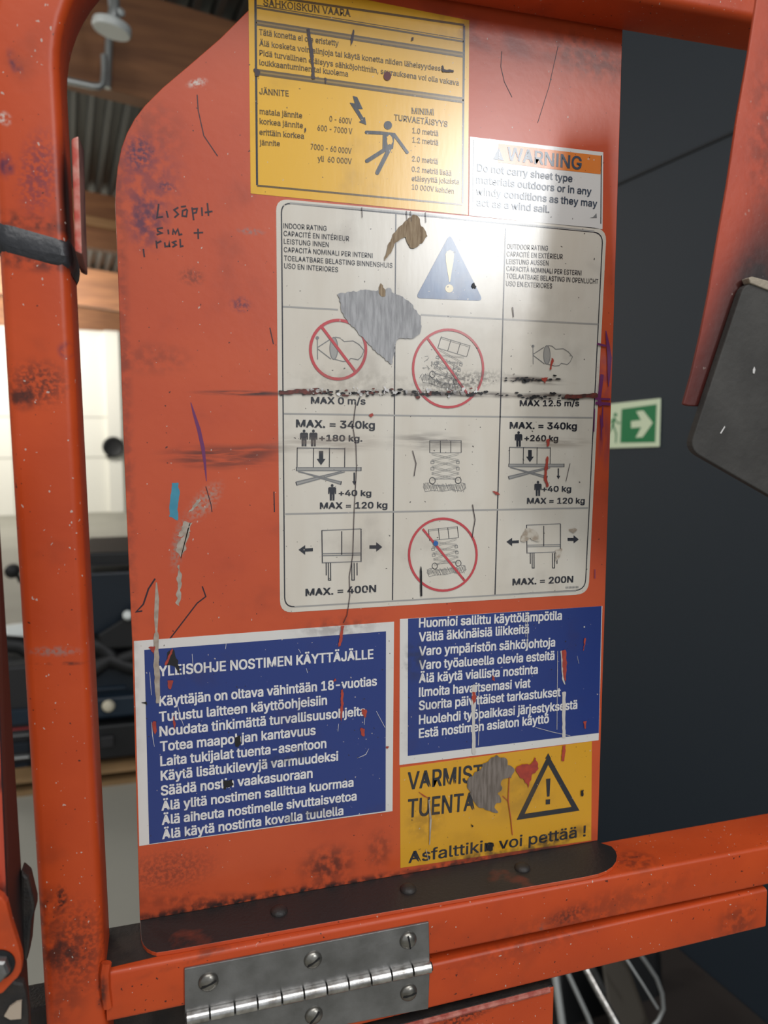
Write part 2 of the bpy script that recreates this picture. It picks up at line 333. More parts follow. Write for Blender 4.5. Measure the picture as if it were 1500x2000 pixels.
# disc lamp
lc = room_at(218, 58, a=4.7); up = V((0, 0, 1)); rr = 30 / F * (lc - CAM).length
lamp = empty('ceiling_lamp', lc, 'round white disc lamp hanging on a rod in front of the nearest roof beam', 'lamp')
ax = V((.18, -.05, 1)).normalized()
b = bmesh.new(); lathe(b, lc, ax, [(rr * .2, -.012), (rr * .93, -.012), (rr, 0), (rr * .97, .03), (rr * .5, .055), (.02, .065)]); link('lamp_disc', b, LAMPW, lamp, True)
b = bmesh.new(); tube(b, [lc + ax * .05, lc + V((0, 0, .12)), lc + V((-.03, 0, .5)), lc + V((-.03, 0, 1.2))], .014); link('rod', b, GALV, lamp, True)
b = bmesh.new(); lathe(b, lc + ax * .05, ax, [(.03, 0), (.034, .03), (.022, .1), (.012, .14)]); link('bracket', b, GALV, lamp, True)
b = bmesh.new(); q = lc + RM @ V((.045, -.10, 0)); lathe(b, q, RM @ V((.6, -.5, -.5)), [(.001, -.02), (.024, -.015), (.03, 0), (.024, .015), (.001, .02)]); link('knob', b, LAMPW, lamp, True)
b = bmesh.new(); pts = [room_at(*p, a=5.4) for p in ((60, 141), (120, 155), (180, 168), (193, 169), (200, 165), (203, 155), (204, 135), (203, 108))]
tube(b, pts, .022, 10); t = link('pipe', b, GALV, None, True); tag(t, 'thin pale pipe running along the nearest beam and turning up at an elbow', 'pipe')
b = bmesh.new(); tube(b, [room_at(209, 172, a=5.462), room_at(214, 60, a=5.462)], .026, 10); t = link('conduit', b, GALV, None, True)
tag(t, 'straight grey vertical conduit below the disc lamp', 'conduit')
# round black fitting on the far wall
rc = room_at(221, 873, a=AB - .12); rf = empty('round_fitting', rc, 'round black fitting fixed on the white far wall', 'fitting')
b = bmesh.new(); lathe(b, rc, -W, [(.16, 0), (.205, .02), (.205, .1), (.17, .13), (.12, .11), (.02, .11)]); link('drum', b, MBLACK, rf, True)
b = bmesh.new(); tube(b, [rc + V((0, 0, -.17)) - W * .06, rc + V((0, 0, -.2)) - W * .06 - RR * .14], .025); link('small_arm', b, MBLACK, rf, True)
# exit sign
SG = room_at(1240, 830, b=1.686)
sg = empty('exit_sign', SG, 'green and pale emergency exit sign with arrow on the dark wall', 'sign')
def onwall(px, py, off=0): return room_at(px, py, b=1.688 - off)
b = bmesh.new(); qd = [onwall(*p) for p in ((1160, 792.5), (1291, 778), (1288.5, 872.5), (1160, 876.5))]; prism(b, qd, -RR * .004); link('sign_board', b, EXW, sg, bevel=.001)
# outlines of the lettering: character, advance width, contours
GLYPHS = (
    "!78;27,64 25,203 53,203 51,64;39,-2 32,0 26,4 22,9 21,16 22,23 26,29 32,33 39,35 46,33 52,29 56,23 57,16 56,9 52,4 46,0|+181;79,14 79,145 102,145 102,14;25,69 25,90 156,90 156,69|,"
    "75;15,-48 27,28 55,28 34,-48|-181;135,98 135,75 46,75 46,98|.75;38,-2 31,0 25,4 21,9 20,16 21,23 25,29 31,33 38,35 45,33 51,29 55,23 56,16 55,9 51,4 45,0|/100;94,213 28,-31 6,-31 7"
    "1,213|0181;91,-3 70,0 52,10 38,25 28,45 21,71 19,102 21,132 28,158 38,179 52,194 70,203 91,206 112,203 129,194 143,179 154,158 160,132 162,102 160,71 154,45 143,25 129,10 112,0;91,"
    "20 104,22 116,29 125,41 132,57 136,78 138,102 136,126 132,146 125,162 116,174 104,181 91,184 77,181 65,174 56,162 49,146 45,126 44,102 45,78 49,57 56,41 65,29 77,22|1181;31,0 31,22"
    " 156,22 156,0;110,203 110,0 85,0 85,179 34,143 34,171 79,203|2181;26,0 26,19 94,91 120,122 127,139 128,149 127,159 123,167 117,174 109,180 100,183 89,184 78,183 69,179 61,173 56,16"
    "5 52,156 51,145 26,145 28,162 34,177 44,189 57,198 73,204 90,206 107,204 122,199 135,190 144,178 150,164 152,149 151,138 148,127 143,116 134,103 107,72 61,24 61,23 156,23 156,0|318"
    "1;87,-3 69,-1 53,4 39,12 28,23 21,37 17,53 44,53 46,43 51,35 57,28 66,24 76,21 87,20 99,21 110,24 119,30 126,37 130,47 132,58 130,69 126,78 120,87 110,93 97,98 63,99 63,120 115,179"
    " 115,181 28,181 28,203 149,203 149,184 85,111 85,116 105,115 123,110 138,101 148,89 155,74 157,58 155,41 148,26 137,14 123,5 107,-1|4181;16,42 16,63 99,203 124,203 43,65 165,65 165"
    ",42;113,0 113,127 137,127 137,0|5181;88,-3 71,-1 56,4 43,13 33,24 27,37 24,52 49,52 51,43 55,36 61,29 69,24 78,21 88,20 100,21 110,26 119,33 126,42 130,53 131,65 130,77 125,88 119,"
    "98 110,105 99,109 87,111 77,110 67,107 58,103 51,98 27,101 38,203 147,203 147,181 60,181 54,121 62,126 71,130 81,133 105,132 118,128 129,122 138,114 146,104 152,92 155,79 156,65 15"
    "4,47 148,30 137,17 123,6 107,-1|6181;91,-3 73,-1 57,6 44,16 34,30 28,46 25,65 27,80 32,96 41,114 55,136 101,203 129,203 60,104 58,104 66,115 78,123 94,126 111,124 126,118 139,108 1"
    "48,96 154,81 156,63 153,45 147,29 137,16 124,6 108,-1;91,19 102,21 111,25 120,32 126,41 130,51 131,63 130,75 126,85 120,94 111,101 102,105 91,106 79,105 70,101 61,94 55,86 51,75 50"
    ",63 51,51 55,41 61,32 70,25 79,21|7181;39,0 129,179 129,181 25,181 25,203 156,203 156,179 66,0|8181;91,-3 71,-1 54,5 40,13 30,25 23,38 21,54 22,67 26,78 32,88 40,96 50,102 61,106 6"
    "1,107 48,113 37,123 30,137 28,152 30,167 36,180 46,191 58,199 73,204 91,206 107,204 122,199 135,191 145,180 151,167 153,152 150,137 144,123 133,113 120,107 120,106 131,102 140,96 1"
    "49,88 155,78 159,67 160,54 158,38 151,25 141,13 127,5 110,-1;91,20 103,21 114,24 123,29 129,37 133,45 135,55 133,66 129,75 122,83 113,89 102,93 91,94 78,93 68,89 59,83 52,75 48,66 "
    "46,55 48,45 52,37 58,29 67,24 78,21;91,116 101,117 110,120 117,125 123,132 128,150 127,160 123,168 117,175 110,180 101,183 91,184 80,183 71,180 63,175 58,168 54,160 53,150 54,141 5"
    "8,132 64,125 71,120 80,117|=181;29,98 29,120 152,120 152,98;29,39 29,61 152,61 152,39|A192;7,0 81,203 110,203 185,0 158,0 100,168 93,191 98,191 76,121 34,0;44,57 44,79 148,79 148,5"
    "7|B182;24,0 24,203 96,203 116,202 132,196 144,188 152,177 158,164 159,150 158,138 155,128 149,120 143,114 135,110 126,107 126,105 136,103 145,98 154,91 161,81 166,69 167,54 165,40 "
    "160,27 151,16 138,7 120,2 99,0;50,23 98,23 118,25 132,32 140,42 142,55 141,65 137,74 131,81 122,87 112,91 99,92 50,92;50,114 95,114 106,115 115,118 123,124 129,131 133,139 134,149 "
    "132,161 125,172 113,178 96,181 50,181|C204;107,-3 82,0 60,10 42,25 28,46 19,72 16,102 19,132 28,157 42,178 60,193 82,203 107,206 122,205 136,202 149,196 161,188 171,179 179,167 185"
    ",154 189,139 163,139 160,149 156,158 150,165 143,171 135,176 126,180 117,182 107,182 89,180 73,173 60,161 50,146 44,126 41,102 44,78 50,58 60,42 74,31 89,24 107,21 126,24 135,27 14"
    "3,32 150,38 156,46 160,54 163,64 189,64 185,49 179,36 171,25 161,15 149,7 136,2 122,-2|D201;88,0 38,0 38,23 86,23 109,25 127,32 141,44 152,60 158,79 160,102 158,125 152,144 142,160"
    " 128,171 110,178 88,181 37,181 37,203 90,203 118,200 141,191 160,177 173,156 182,131 185,102 182,73 173,47 159,27 140,12 116,3;50,203 50,0 24,0 24,203|E167;24,0 24,203 149,203 149,"
    "181 50,181 50,114 142,114 142,91 50,91 50,23 150,23 150,0|G208;107,-3 82,0 60,10 41,25 28,46 19,72 16,102 19,132 28,157 41,178 60,193 81,203 106,206 122,205 136,201 149,196 161,188"
    " 171,178 180,167 186,154 190,139 163,139 160,149 149,165 135,176 117,182 106,182 89,180 73,173 60,161 50,146 44,126 41,102 44,78 50,58 60,42 74,31 90,24 107,21 124,23 138,28 150,37"
    " 158,49 164,64 166,81 174,80 113,80 113,102 191,102 191,80 188,57 180,36 167,20 151,8 130,0|H207;24,0 24,203 50,203 50,116 157,116 157,203 183,203 183,0 157,0 157,93 50,93 50,0|I12"
    "0;12,0 12,23 47,23 47,181 12,181 12,203 108,203 108,181 73,181 73,23 108,23 108,0|J159;74,-3 50,1 30,13 17,32 13,58 13,69 39,69 39,58 41,42 49,30 60,22 74,20 88,22 99,30 106,42 109"
    ",58 109,203 135,203 135,58 130,32 118,13 98,1|K187;42,58 42,86 49,96 77,130 145,203 179,203 92,110 91,110;24,0 24,203 50,203 50,0;149,0 75,104 91,124 179,0|L157;24,0 24,203 50,203 "
    "50,23 144,23 144,0|M251;24,0 24,203 61,203 115,64 122,41 125,34 129,20 123,20 141,75 191,203 227,203 227,0 202,0 202,165 203,183 205,183 182,116 137,0 114,0 48,173 45,183 48,183 48"
    ",140 49,116 49,0|N209;24,0 24,203 54,203 155,43 166,22 162,21 160,43 160,203 185,203 185,0 155,0 59,152 43,181 48,181 50,116 50,0|O213;107,-3 82,0 60,10 42,25 28,46 19,72 16,102 19"
    ",132 28,157 42,178 60,193 82,203 107,206 132,203 153,193 172,178 186,157 194,132 197,102 194,72 186,46 172,25 153,10 132,0;107,21 124,23 140,30 153,42 163,58 170,78 172,102 170,126"
    " 163,146 153,162 140,173 124,180 107,182 89,180 74,173 60,162 50,146 44,126 41,102 44,78 50,58 60,42 74,30 89,23|P178;24,0 24,203 94,203 116,201 133,195 146,185 156,172 162,156 163"
    ",139 162,122 156,106 146,93 133,83 116,76 94,74 44,74 44,97 93,97 107,98 119,102 127,109 133,117 137,128 138,139 137,150 133,161 127,169 119,175 107,179 93,181 50,181 50,0|R180;24,"
    "0 24,203 94,203 116,201 133,195 147,186 156,173 162,158 164,141 162,124 156,109 147,96 133,87 116,81 94,79 39,79 39,102 93,102 108,103 119,107 128,112 133,120 137,130 138,141 137,1"
    "52 133,162 128,170 119,176 108,180 93,181 50,181 50,0;141,0 92,92 121,92 171,0|S179;89,-4 69,-2 51,4 36,12 26,24 18,38 15,55 42,55 44,44 49,35 57,28 67,23 89,20 103,21 114,24 124,2"
    "9 132,37 137,46 138,56 137,65 133,72 118,82 109,86 73,96 51,104 34,116 24,130 21,149 23,165 30,179 41,191 55,199 72,204 91,206 110,204 126,199 140,191 151,179 158,166 160,151 135,1"
    "51 131,165 121,175 107,181 90,183 78,182 67,179 58,174 51,167 47,159 46,150 48,141 52,133 68,123 85,117 115,109 134,101 143,95 151,88 158,79 162,68 163,55 161,40 155,25 144,13 129,"
    "4 111,-2|T179;13,181 13,203 167,203 167,181 103,181 103,0 77,0 77,181|U207;104,-3 81,-1 62,6 46,17 34,32 26,49 24,69 24,203 50,203 50,71 51,57 56,45 64,35 75,27 88,22 104,21 119,22"
    " 132,27 143,35 151,45 155,57 157,71 157,203 183,203 183,69 180,49 173,32 161,17 145,6 126,-1|V192;82,0 7,203 34,203 92,36 99,12 94,12 116,82 158,203 185,203 111,0|W274;62,0 7,203 3"
    "3,203 77,27 79,16 76,16 82,48 122,203 152,203 192,48 194,37 197,27 199,16 195,16 197,27 200,37 209,78 241,203 268,203 212,0 182,0 144,142 137,172 134,190 140,190 131,144 92,0|X190;"
    "7,0 87,114 87,95 12,203 42,203 86,138 97,117 93,117 119,160 149,203 178,203 104,96 104,115 182,0 153,0 103,72 92,92 98,92 73,52 37,0|Y189;81,0 81,83 7,203 36,203 77,138 89,117 100,"
    "92 89,92 100,117 152,203 182,203 107,83 107,0|a156;64,-3 50,-2 38,2 27,9 19,18 14,29 12,43 13,55 17,64 23,72 31,77 40,81 50,84 101,92 106,94 109,97 110,103 107,119 96,129 88,131 78"
    ",132 68,131 60,129 53,125 47,120 40,110 16,116 23,129 31,138 42,145 53,150 65,153 78,154 96,152 105,149 114,144 122,137 129,128 133,116 135,101 135,0 111,0 111,21 109,21 106,15 101"
    ",10 86,0 76,-2;68,18 81,19 91,23 99,30 105,37 109,46 110,55 110,76 108,74 80,68 62,66 47,60 41,56 38,50 37,42 38,35 41,29 46,24 52,21|c158;83,-3 64,-1 47,7 33,18 22,34 16,53 14,75 "
    "16,97 22,116 33,132 47,144 64,151 83,154 104,151 122,142 130,136 136,129 145,111 121,105 116,116 103,128 83,132 69,130 58,124 49,115 43,103 40,90 39,75 40,60 43,47 49,35 58,26 69,2"
    "1 83,19 90,19 103,23 108,26 117,35 122,47 145,41 142,31 130,15 114,3 94,-3|d170;78,-3 60,-1 45,6 32,18 22,34 16,53 14,76 16,98 22,117 32,133 45,144 60,151 78,154 91,153 101,149 109"
    ",144 119,133 122,128 124,128 124,203 149,203 149,0 125,0 125,23 123,23 115,12 101,2 91,-2;82,19 95,21 105,26 114,35 120,46 123,60 125,76 123,92 120,105 114,116 105,125 95,130 82,13"
    "2 69,130 58,125 49,116 43,104 40,91 39,76 40,60 43,47 50,35 58,26 69,21|e162;85,-3 64,-1 47,7 33,18 22,34 16,53 14,75 16,97 22,116 32,132 46,144 63,151 82,154 94,153 106,150 118,14"
    "4 128,136 136,126 143,113 147,97 148,68 30,68 30,88 135,88 124,81 123,95 119,107 113,118 105,126 95,130 82,132 69,130 59,125 50,118 44,108 40,97 38,84 38,71 40,55 44,42 51,32 60,25"
    " 72,20 85,18 94,19 108,24 114,29 119,35 122,42 146,36 141,25 134,16 125,8 113,2 100,-2|f101;91,152 91,131 3,131 3,152;32,0 32,173 34,185 38,194 45,202 54,208 64,211 83,212 94,210 9"
    "7,208 91,187 86,189 78,190 68,188 62,184 58,177 57,167 57,0|g170;83,-60 67,-59 54,-56 42,-51 33,-44 20,-28 41,-16 44,-21 54,-31 62,-35 71,-38 83,-39 100,-37 113,-30 122,-19 125,-2 "
    "125,27 122,27 115,17 109,11 101,6 91,3 78,2 61,4 45,11 32,21 22,36 16,54 14,76 16,98 22,117 32,133 45,144 61,151 78,154 91,153 101,149 109,144 120,133 123,128 125,128 125,152 149,1"
    "52 149,-4 147,-22 140,-36 130,-47 116,-54 100,-59;82,24 95,25 105,30 114,38 120,48 124,62 125,77 124,92 120,106 114,117 106,125 95,130 82,132 69,130 58,125 50,116 43,105 40,92 39,7"
    "7 40,62 43,49 50,38 58,30 69,25|h164;45,91 45,0 21,0 21,203 45,203 45,115 41,115 49,133 61,145 75,152 91,154 105,152 118,147 128,139 136,128 141,114 143,96 143,0 118,0 118,94 116,1"
    "10 109,122 98,129 84,132 64,127 57,121 51,113 47,103|i67;21,0 21,152 45,152 45,0;33,177 27,178 22,182 18,187 17,193 18,200 22,205 27,208 33,209 40,208 46,205 49,200 51,193 49,187 4"
    "6,182 40,178|j67;21,152 45,152 45,-12 44,-25 41,-36 34,-45 26,-52 15,-56 -4,-57 -4,-35 1,-35 10,-33 16,-29 20,-21 21,-12;33,177 27,178 21,182 18,187 16,193 18,200 21,205 27,208 33,"
    "209 40,208 45,205 49,200 50,193 49,187 45,182 40,178|k152;44,55 44,85 48,85 114,152 144,152 74,80 71,80;21,0 21,203 45,203 45,0;118,0 59,74 76,91 149,0|l76;40,1 30,8 23,19 21,34 21"
    ",203 45,203 45,39 46,31 48,25 52,22 66,21 68,22 72,1 60,-1|m244;21,0 21,152 45,152 45,118 43,118 47,129 53,138 60,145 69,150 78,153 88,154 103,152 115,144 124,133 128,118 125,118 1"
    "29,128 135,137 143,145 152,150 163,153 175,154 187,153 199,149 209,142 216,131 221,118 223,102 223,0 198,0 198,101 196,116 189,125 179,130 167,132 158,131 150,128 143,123 138,116 1"
    "35,108 134,99 134,0 110,0 110,104 108,115 101,124 92,130 80,132 71,131 63,128 56,123 50,116 47,106 45,95 45,0|n164;45,91 45,0 21,0 21,152 45,152 45,115 41,115 49,133 61,145 75,152 "
    "91,154 105,152 118,147 128,139 136,128 141,114 143,96 143,0 118,0 118,94 116,110 109,122 98,129 84,132 64,127 57,121 51,113 47,103|o166;83,-3 64,-1 47,7 33,18 22,34 16,53 14,75 16,"
    "97 22,116 33,132 47,144 64,151 83,154 102,151 119,144 133,132 144,116 150,97 152,75 150,53 144,34 133,18 119,7 102,-1;83,19 97,21 108,26 117,35 123,47 126,60 128,75 126,90 123,103 "
    "117,115 108,124 97,130 83,132 69,130 58,124 49,115 43,103 40,90 39,75 40,60 43,47 49,35 58,26 69,21|p170;21,-57 21,152 45,152 45,128 47,128 61,144 69,149 79,153 92,154 110,151 125,"
    "144 138,133 148,117 154,98 156,76 154,53 148,34 138,18 125,6 110,-1 92,-3 79,-2 69,2 55,12 47,23 45,23 45,-57;88,19 101,21 112,26 120,35 126,47 130,60 131,76 130,91 126,104 120,116"
    " 112,125 101,130 88,132 75,130 64,125 56,116 50,105 46,92 45,76 46,60 50,46 56,35 65,26 75,21|r104;21,0 21,152 45,152 45,128 46,128 52,139 61,147 72,152 95,154 97,153 97,129 83,130"
    " 73,129 64,126 56,121 50,113 47,105 45,95 45,0|s146;73,-3 58,-2 45,1 34,7 25,15 18,25 14,38 38,43 42,32 50,24 60,20 73,18 87,20 98,25 105,32 107,41 106,48 102,54 95,59 60,68 42,74 "
    "29,83 21,95 19,110 21,122 26,133 35,141 46,148 60,152 75,154 89,153 102,149 112,143 120,136 126,126 130,116 107,111 103,119 97,126 88,131 75,133 62,131 52,127 46,120 43,111 45,103 "
    "50,97 57,93 69,89 92,84 110,77 122,69 130,57 132,43 131,30 125,19 116,10 104,3 89,-2|t91;82,152 82,131 3,131 3,152;26,188 50,188 50,39 51,30 54,25 60,21 74,20 81,21 85,1 72,-2 67,-"
    "2 50,1 37,9 29,21 26,37|u164;73,-2 59,0 46,4 36,12 28,23 23,38 21,56 21,152 45,152 45,58 48,42 55,30 66,23 80,20 90,21 100,25 107,31 113,39 117,49 118,61 118,152 143,152 143,0 119,"
    "0 119,37 123,37 114,19 103,7 89,0|v156;65,0 7,152 34,152 75,35 78,21 82,8 74,8 85,48 122,152 149,152 91,0|w227;55,0 9,152 35,152 62,55 70,17 66,17 82,85 101,152 127,152 153,54 161,"
    "17 157,17 173,85 192,152 218,152 172,0 147,0 113,124 111,135 116,135 99,69 79,0|y156;19,-55 25,-34 35,-36 42,-36 47,-34 52,-30 60,-14 65,-1 7,152 34,152 75,35 78,21 82,8 73,8 90,62"
    " 122,152 149,152 82,-23 77,-34 71,-43 64,-50 56,-54 47,-57 31,-58|À192;7,0 81,203 110,203 185,0 158,0 100,168 93,191 98,191 76,121 34,0;44,57 44,79 148,79 148,57;86,223 60,263 87,2"
    "63 106,223|Ä192;7,0 81,203 110,203 185,0 158,0 100,168 93,191 98,191 76,121 34,0;44,57 44,79 148,79 148,57;125,229 118,230 113,234 110,239 108,245 110,251 113,256 118,260 125,261 1"
    "31,260 136,256 140,251 141,245 140,239 136,234 131,230;67,229 61,230 56,234 52,239 51,245 52,251 56,256 61,260 67,261 73,260 79,256 82,251 83,245 82,239 79,234 73,230|É167;24,0 24,"
    "203 149,203 149,181 50,181 50,114 142,114 142,91 50,91 50,23 150,23 150,0;76,223 95,263 123,263 96,223|Ö213;107,-3 82,0 60,10 42,25 28,46 19,72 16,102 19,132 28,157 42,178 60,193 8"
    "2,203 107,206 132,203 153,193 172,178 186,157 194,132 197,102 194,72 186,46 172,25 153,10 132,0;107,21 124,23 140,30 153,42 163,58 170,78 172,102 170,126 163,146 153,162 140,173 12"
    "4,180 107,182 89,180 74,173 60,162 50,146 44,126 41,102 44,78 50,58 60,42 74,30 89,23;136,229 129,230 124,234 121,239 119,245 121,251 124,256 129,260 136,261 142,260 147,256 151,25"
    "1 152,245 151,239 147,234 142,230;78,229 72,230 67,234 63,239 62,245 63,251 67,256 72,260 78,261 84,260 90,256 93,251 94,245 93,239 90,234 84,230|ä156;64,-3 50,-2 38,2 27,9 19,18 1"
    "4,29 12,43 13,55 17,64 23,72 31,77 40,81 50,84 101,92 106,94 109,97 110,103 107,119 96,129 88,131 78,132 68,131 60,129 53,125 47,120 40,110 16,116 23,129 31,138 42,145 53,150 65,15"
    "3 78,154 96,152 105,149 114,144 122,137 129,128 133,116 135,101 135,0 111,0 111,21 109,21 106,15 101,10 86,0 76,-2;68,18 81,19 91,23 99,30 105,37 109,46 110,55 110,76 108,74 80,68 "
    "62,66 47,60 41,56 38,50 37,42 38,35 41,29 46,24 52,21;104,177 98,178 93,182 89,187 88,193 89,199 93,205 98,208 104,209 111,208 116,205 121,193 119,187 116,182 111,178;47,177 41,178"
    " 36,182 32,187 31,193 32,199 36,205 41,208 47,209 53,208 58,205 62,199 63,193 62,187 58,182 53,178|ö166;83,-3 64,-1 47,7 33,18 22,34 16,53 14,75 16,97 22,116 33,132 47,144 64,151 8"
    "3,154 102,151 119,144 133,132 144,116 150,97 152,75 150,53 144,34 133,18 119,7 102,-1;83,19 97,21 108,26 117,35 123,47 126,60 128,75 126,90 123,103 117,115 108,124 97,130 83,132 69"
    ",130 58,124 49,115 43,103 40,90 39,75 40,60 43,47 49,35 58,26 69,21;112,177 105,178 100,182 97,187 95,193 100,205 105,208 112,209 118,208 123,205 127,199 128,193 127,187 123,182 11"
    "8,178;54,177 48,178 43,182 39,187 38,193 39,199 43,205 48,208 54,209 60,208 66,205 69,199 70,193 69,187 66,182 60,178")
from mathutils.geometry import tessellate_polygon
GLY = {}
for e_ in GLYPHS.split('|'):
    q_ = e_[1:].split(';'); GLY[e_[0]] = (int(q_[0]), [[tuple(map(int, p.split(','))) for p in l.split()] for l in q_[1:]])
GLY['I'] = (82, [[(28, 0), (28, 203), (54, 203), (54, 0)]])
TRI = {}
def area2(l): return sum(a[0] * c[1] - c[0] * a[1] for a, c in zip(l, l[1:] + l[:1]))
def inside(p, l):
    r = False
    for a, c in zip(l, l[1:] + l[:1]):
        if (a[1] > p[1]) != (c[1] > p[1]) and p[0] < (c[0] - a[0]) * (p[1] - a[1]) / (c[1] - a[1]) + a[0]: r = not r
    return r
def glyph(ch, serif=False):
    """Triangles of one character (each with a stacking index), with slab serifs on the stem ends if asked."""
    if (ch, serif) not in TRI:
        cons = GLY[ch][1]; sg = area2(max(cons, key=lambda l: abs(area2(l)))) > 0
        outer = [l for l in cons if (area2(l) > 0) == sg]; holes = [l for l in cons if (area2(l) > 0) != sg]; tr = []
        for n, l in enumerate(outer):
            mine = [h for h in holes if min((abs(area2(o)), k) for k, o in enumerate(outer) if inside(h[0], o) or o is outer[0])[1] == n]
            flat = [p for q in [l] + mine for p in q]
            tr += [(n, [flat[k] for k in t]) for t in tessellate_polygon([[V((x, y, 0)) for x, y in q] for q in [l] + mine])]
        if serif and ch not in '.,-!':
            for l in outer:
                for a, c in zip(l, l[1:] + l[:1]):
                    if abs(a[1] - c[1]) <= 1 and 12 < abs(a[0] - c[0]) < 40:
                        x0, x1 = min(a[0], c[0]) - 14, max(a[0], c[0]) + 14; y = a[1]; h = 11 if y < 60 else -11
                        tr += [(6, ((x0, y), (x1, y), (x1, y + h))), (6, ((x0, y), (x1, y + h), (x0, y + h)))]
        TRI[(ch, serif)] = tr
    return TRI[(ch, serif)]
class Ink:
    """Flat printing on a plane, drawn where the photograph shows it."""
    def __init__(s, fn, nrm, ox=0, oy=0, sc=1):
        s.fn, s.n, s.t = fn, V(nrm).normalized(), (ox, oy, sc); s.bm = bmesh.new(); s.lay = s.bm.faces.layers.int.new('g'); s.g = 0; s.hold = False
        s.ex = V((1, 0, 0)) if abs(s.n.x) < .5 else s.n.cross(V((0, 0, 1))); s.ez = V((0, 0, 1))
        if s.ex.dot(AX) < 0 and abs(s.n.x) >= .5: s.ex = -s.ex
    def P(s, p): return s.fn(s.t[0] + p[0] / s.t[2], s.t[1] + p[1] / s.t[2])
    def face(s, pts):
        up_ = s.n * (4e-6 * (s.g % 14)); vs_ = [s.bm.verts.new(p + up_) for p in pts]; f = s.bm.faces.new(vs_); f[s.lay] = s.g
        f.normal_update()
        if f.normal.dot(s.n) < 0: f.normal_flip()
        return f
    def poly(s, pts): s.new(); s.face([s.P(p) for p in pts]); return s
    def rough(s, pts, amp=4, step=10, seed=None):
        out = []; rnd = random.Random(seed if seed is not None else len(pts))
        for a, c in zip(pts, pts[1:] + pts[:1]):
            k = max(1, round(math.dist(a, c) / (step * .8)))
            for i in range(k):
                t = i / k; out.append((a[0] + (c[0] - a[0]) * t + rnd.uniform(-amp, amp), a[1] + (c[1] - a[1]) * t + rnd.uniform(-amp, amp)))
        q = []
        for a, c in zip(out, out[1:] + out[:1]): q += [(a[0] * .75 + c[0] * .25, a[1] * .75 + c[1] * .25), (a[0] * .25 + c[0] * .75, a[1] * .25 + c[1] * .75)]
        return s.poly(q)
    def px(s, p, d): return (s.P((p[0], p[1] + d / 2)) - s.P((p[0], p[1] - d / 2))).length
    def stroke(s, pts, wd, closed=False, taper=False):
        s.new()
        q = [s.P(p) for p in pts]; wm = s.px(pts[0], wd) / 2; n = len(q); side = []
        for i in range(n):
            a = q[(i - 1) % n] if (closed or i) else q[i]; c = q[(i + 1) % n] if (closed or i < n - 1) else q[i]
            d1 = (q[i] - a); d2 = (c - q[i])
            d1 = d1.normalized() if d1.length > 1e-9 else d2.normalized(); d2 = d2.normalized() if d2.length > 1e-9 else d1
            t = (d1 + d2); t = t.normalized() if t.length > 1e-6 else d1
            nn = t.cross(s.n); k = 1 / max(.5, t.dot(d1)); f = 1
            if taper: f = max(.12, math.sin(math.pi * (i + .3) / (n - .4)))
            side.append((q[i] + nn * wm * k * f, q[i] - nn * wm * k * f))
        for i in range(n if closed else n - 1):
            a, c = side[i], side[(i + 1) % n]; s.face([a[0], c[0], c[1], a[1]])
        return s
    def ell(s, cx, cy, rx, ry=None, n=40, rot=0):
        ry = ry or rx; r = math.radians(rot); out = []
        for k in range(n):
            t = 2 * math.pi * k / n; x, y = rx * math.cos(t), ry * math.sin(t)
            out.append((cx + x * math.cos(r) - y * math.sin(r), cy + x * math.sin(r) + y * math.cos(r)))
        return out
    def disc(s, cx, cy, rx, ry=None): return s.poly(s.ell(cx, cy, rx, ry, 24))
    def ring(s, cx, cy, rx, ry, wd): return s.stroke(s.ell(cx, cy, rx, ry, 48), wd, True)
    def text(s, body, p0, p1, cap, bold=0, serif=False):
        x = 0; tr = []
        for ch in body:
            if ch == ' ': x += 75; continue
            tr += [(n, [(x + q[0], q[1]) for q in t]) for n, t in glyph(ch, serif)]; x += GLY[ch][0]
        xs = [q[0] for n, t in tr for q in t]; x0, x1 = min(xs), max(xs)
        A, B = s.P(p0), s.P(p1); ex = (B - A); wid = ex.length; ex.normalize(); ez = s.n.cross(ex)
        if ez.z < 0: ez = -ez
        k = s.px((p0[0], p0[1] - cap / 2), cap) / 203; kx = wid / (x1 - x0)
        ofs = [(0, 0)] if not bold else [(0, 0), (bold, bold * .6), (-bold, bold * .6), (bold, -bold * .6), (-bold, -bold * .6)]
        s.new()
        for j, (dx, dy) in enumerate(ofs):
            for n, t in tr:
                vs_ = [s.bm.verts.new(A + ex * (((q[0] - x0) * (1 - 2 * bold / (x1 - x0)) + bold) * kx + dx * kx) + ez * ((q[1] + dy) * k) + s.n * (1e-5 * j + 2e-6 * n)) for q in t]
                f = s.bm.faces.new(vs_); f.normal_update(); f[s.lay] = s.g
                if f.normal.dot(s.n) < 0: f.normal_flip()
        return s
    def new(s):
        if not s.hold: s.g += 1
        return s
    def build(s, name, m, parent, split=False, kind=None):
        groups = sorted({f[s.lay] for f in s.bm.faces}) if split else [None]; o = None
        for g in groups:
            bm = s.bm.copy() if split else s.bm
            if split:
                ly = bm.faces.layers.int['g']; bmesh.ops.delete(bm, geom=[f for f in bm.faces if f[ly] != g], context='FACES')
            bm.faces.layers.int.remove(bm.faces.layers.int['g'])
            me = bpy.data.meshes.new(name); bm.to_mesh(me); bm.free(); me.materials.append(m)
            o = bpy.data.objects.new(name, me); C.objects.link(o); adopt(o, parent)
            if kind: o['kind'] = kind
        if split: s.bm.free()
        return o
def wallink(k): return Ink(lambda x, y: onwall(x, y, .0042 + .0003 * k), -RR, 1160, 500, 4)
i = wallink(1); i.poly([(216, 1196), (490, 1158), (478, 1455), (206, 1460)]); i.build('green_field', EXG, sg)
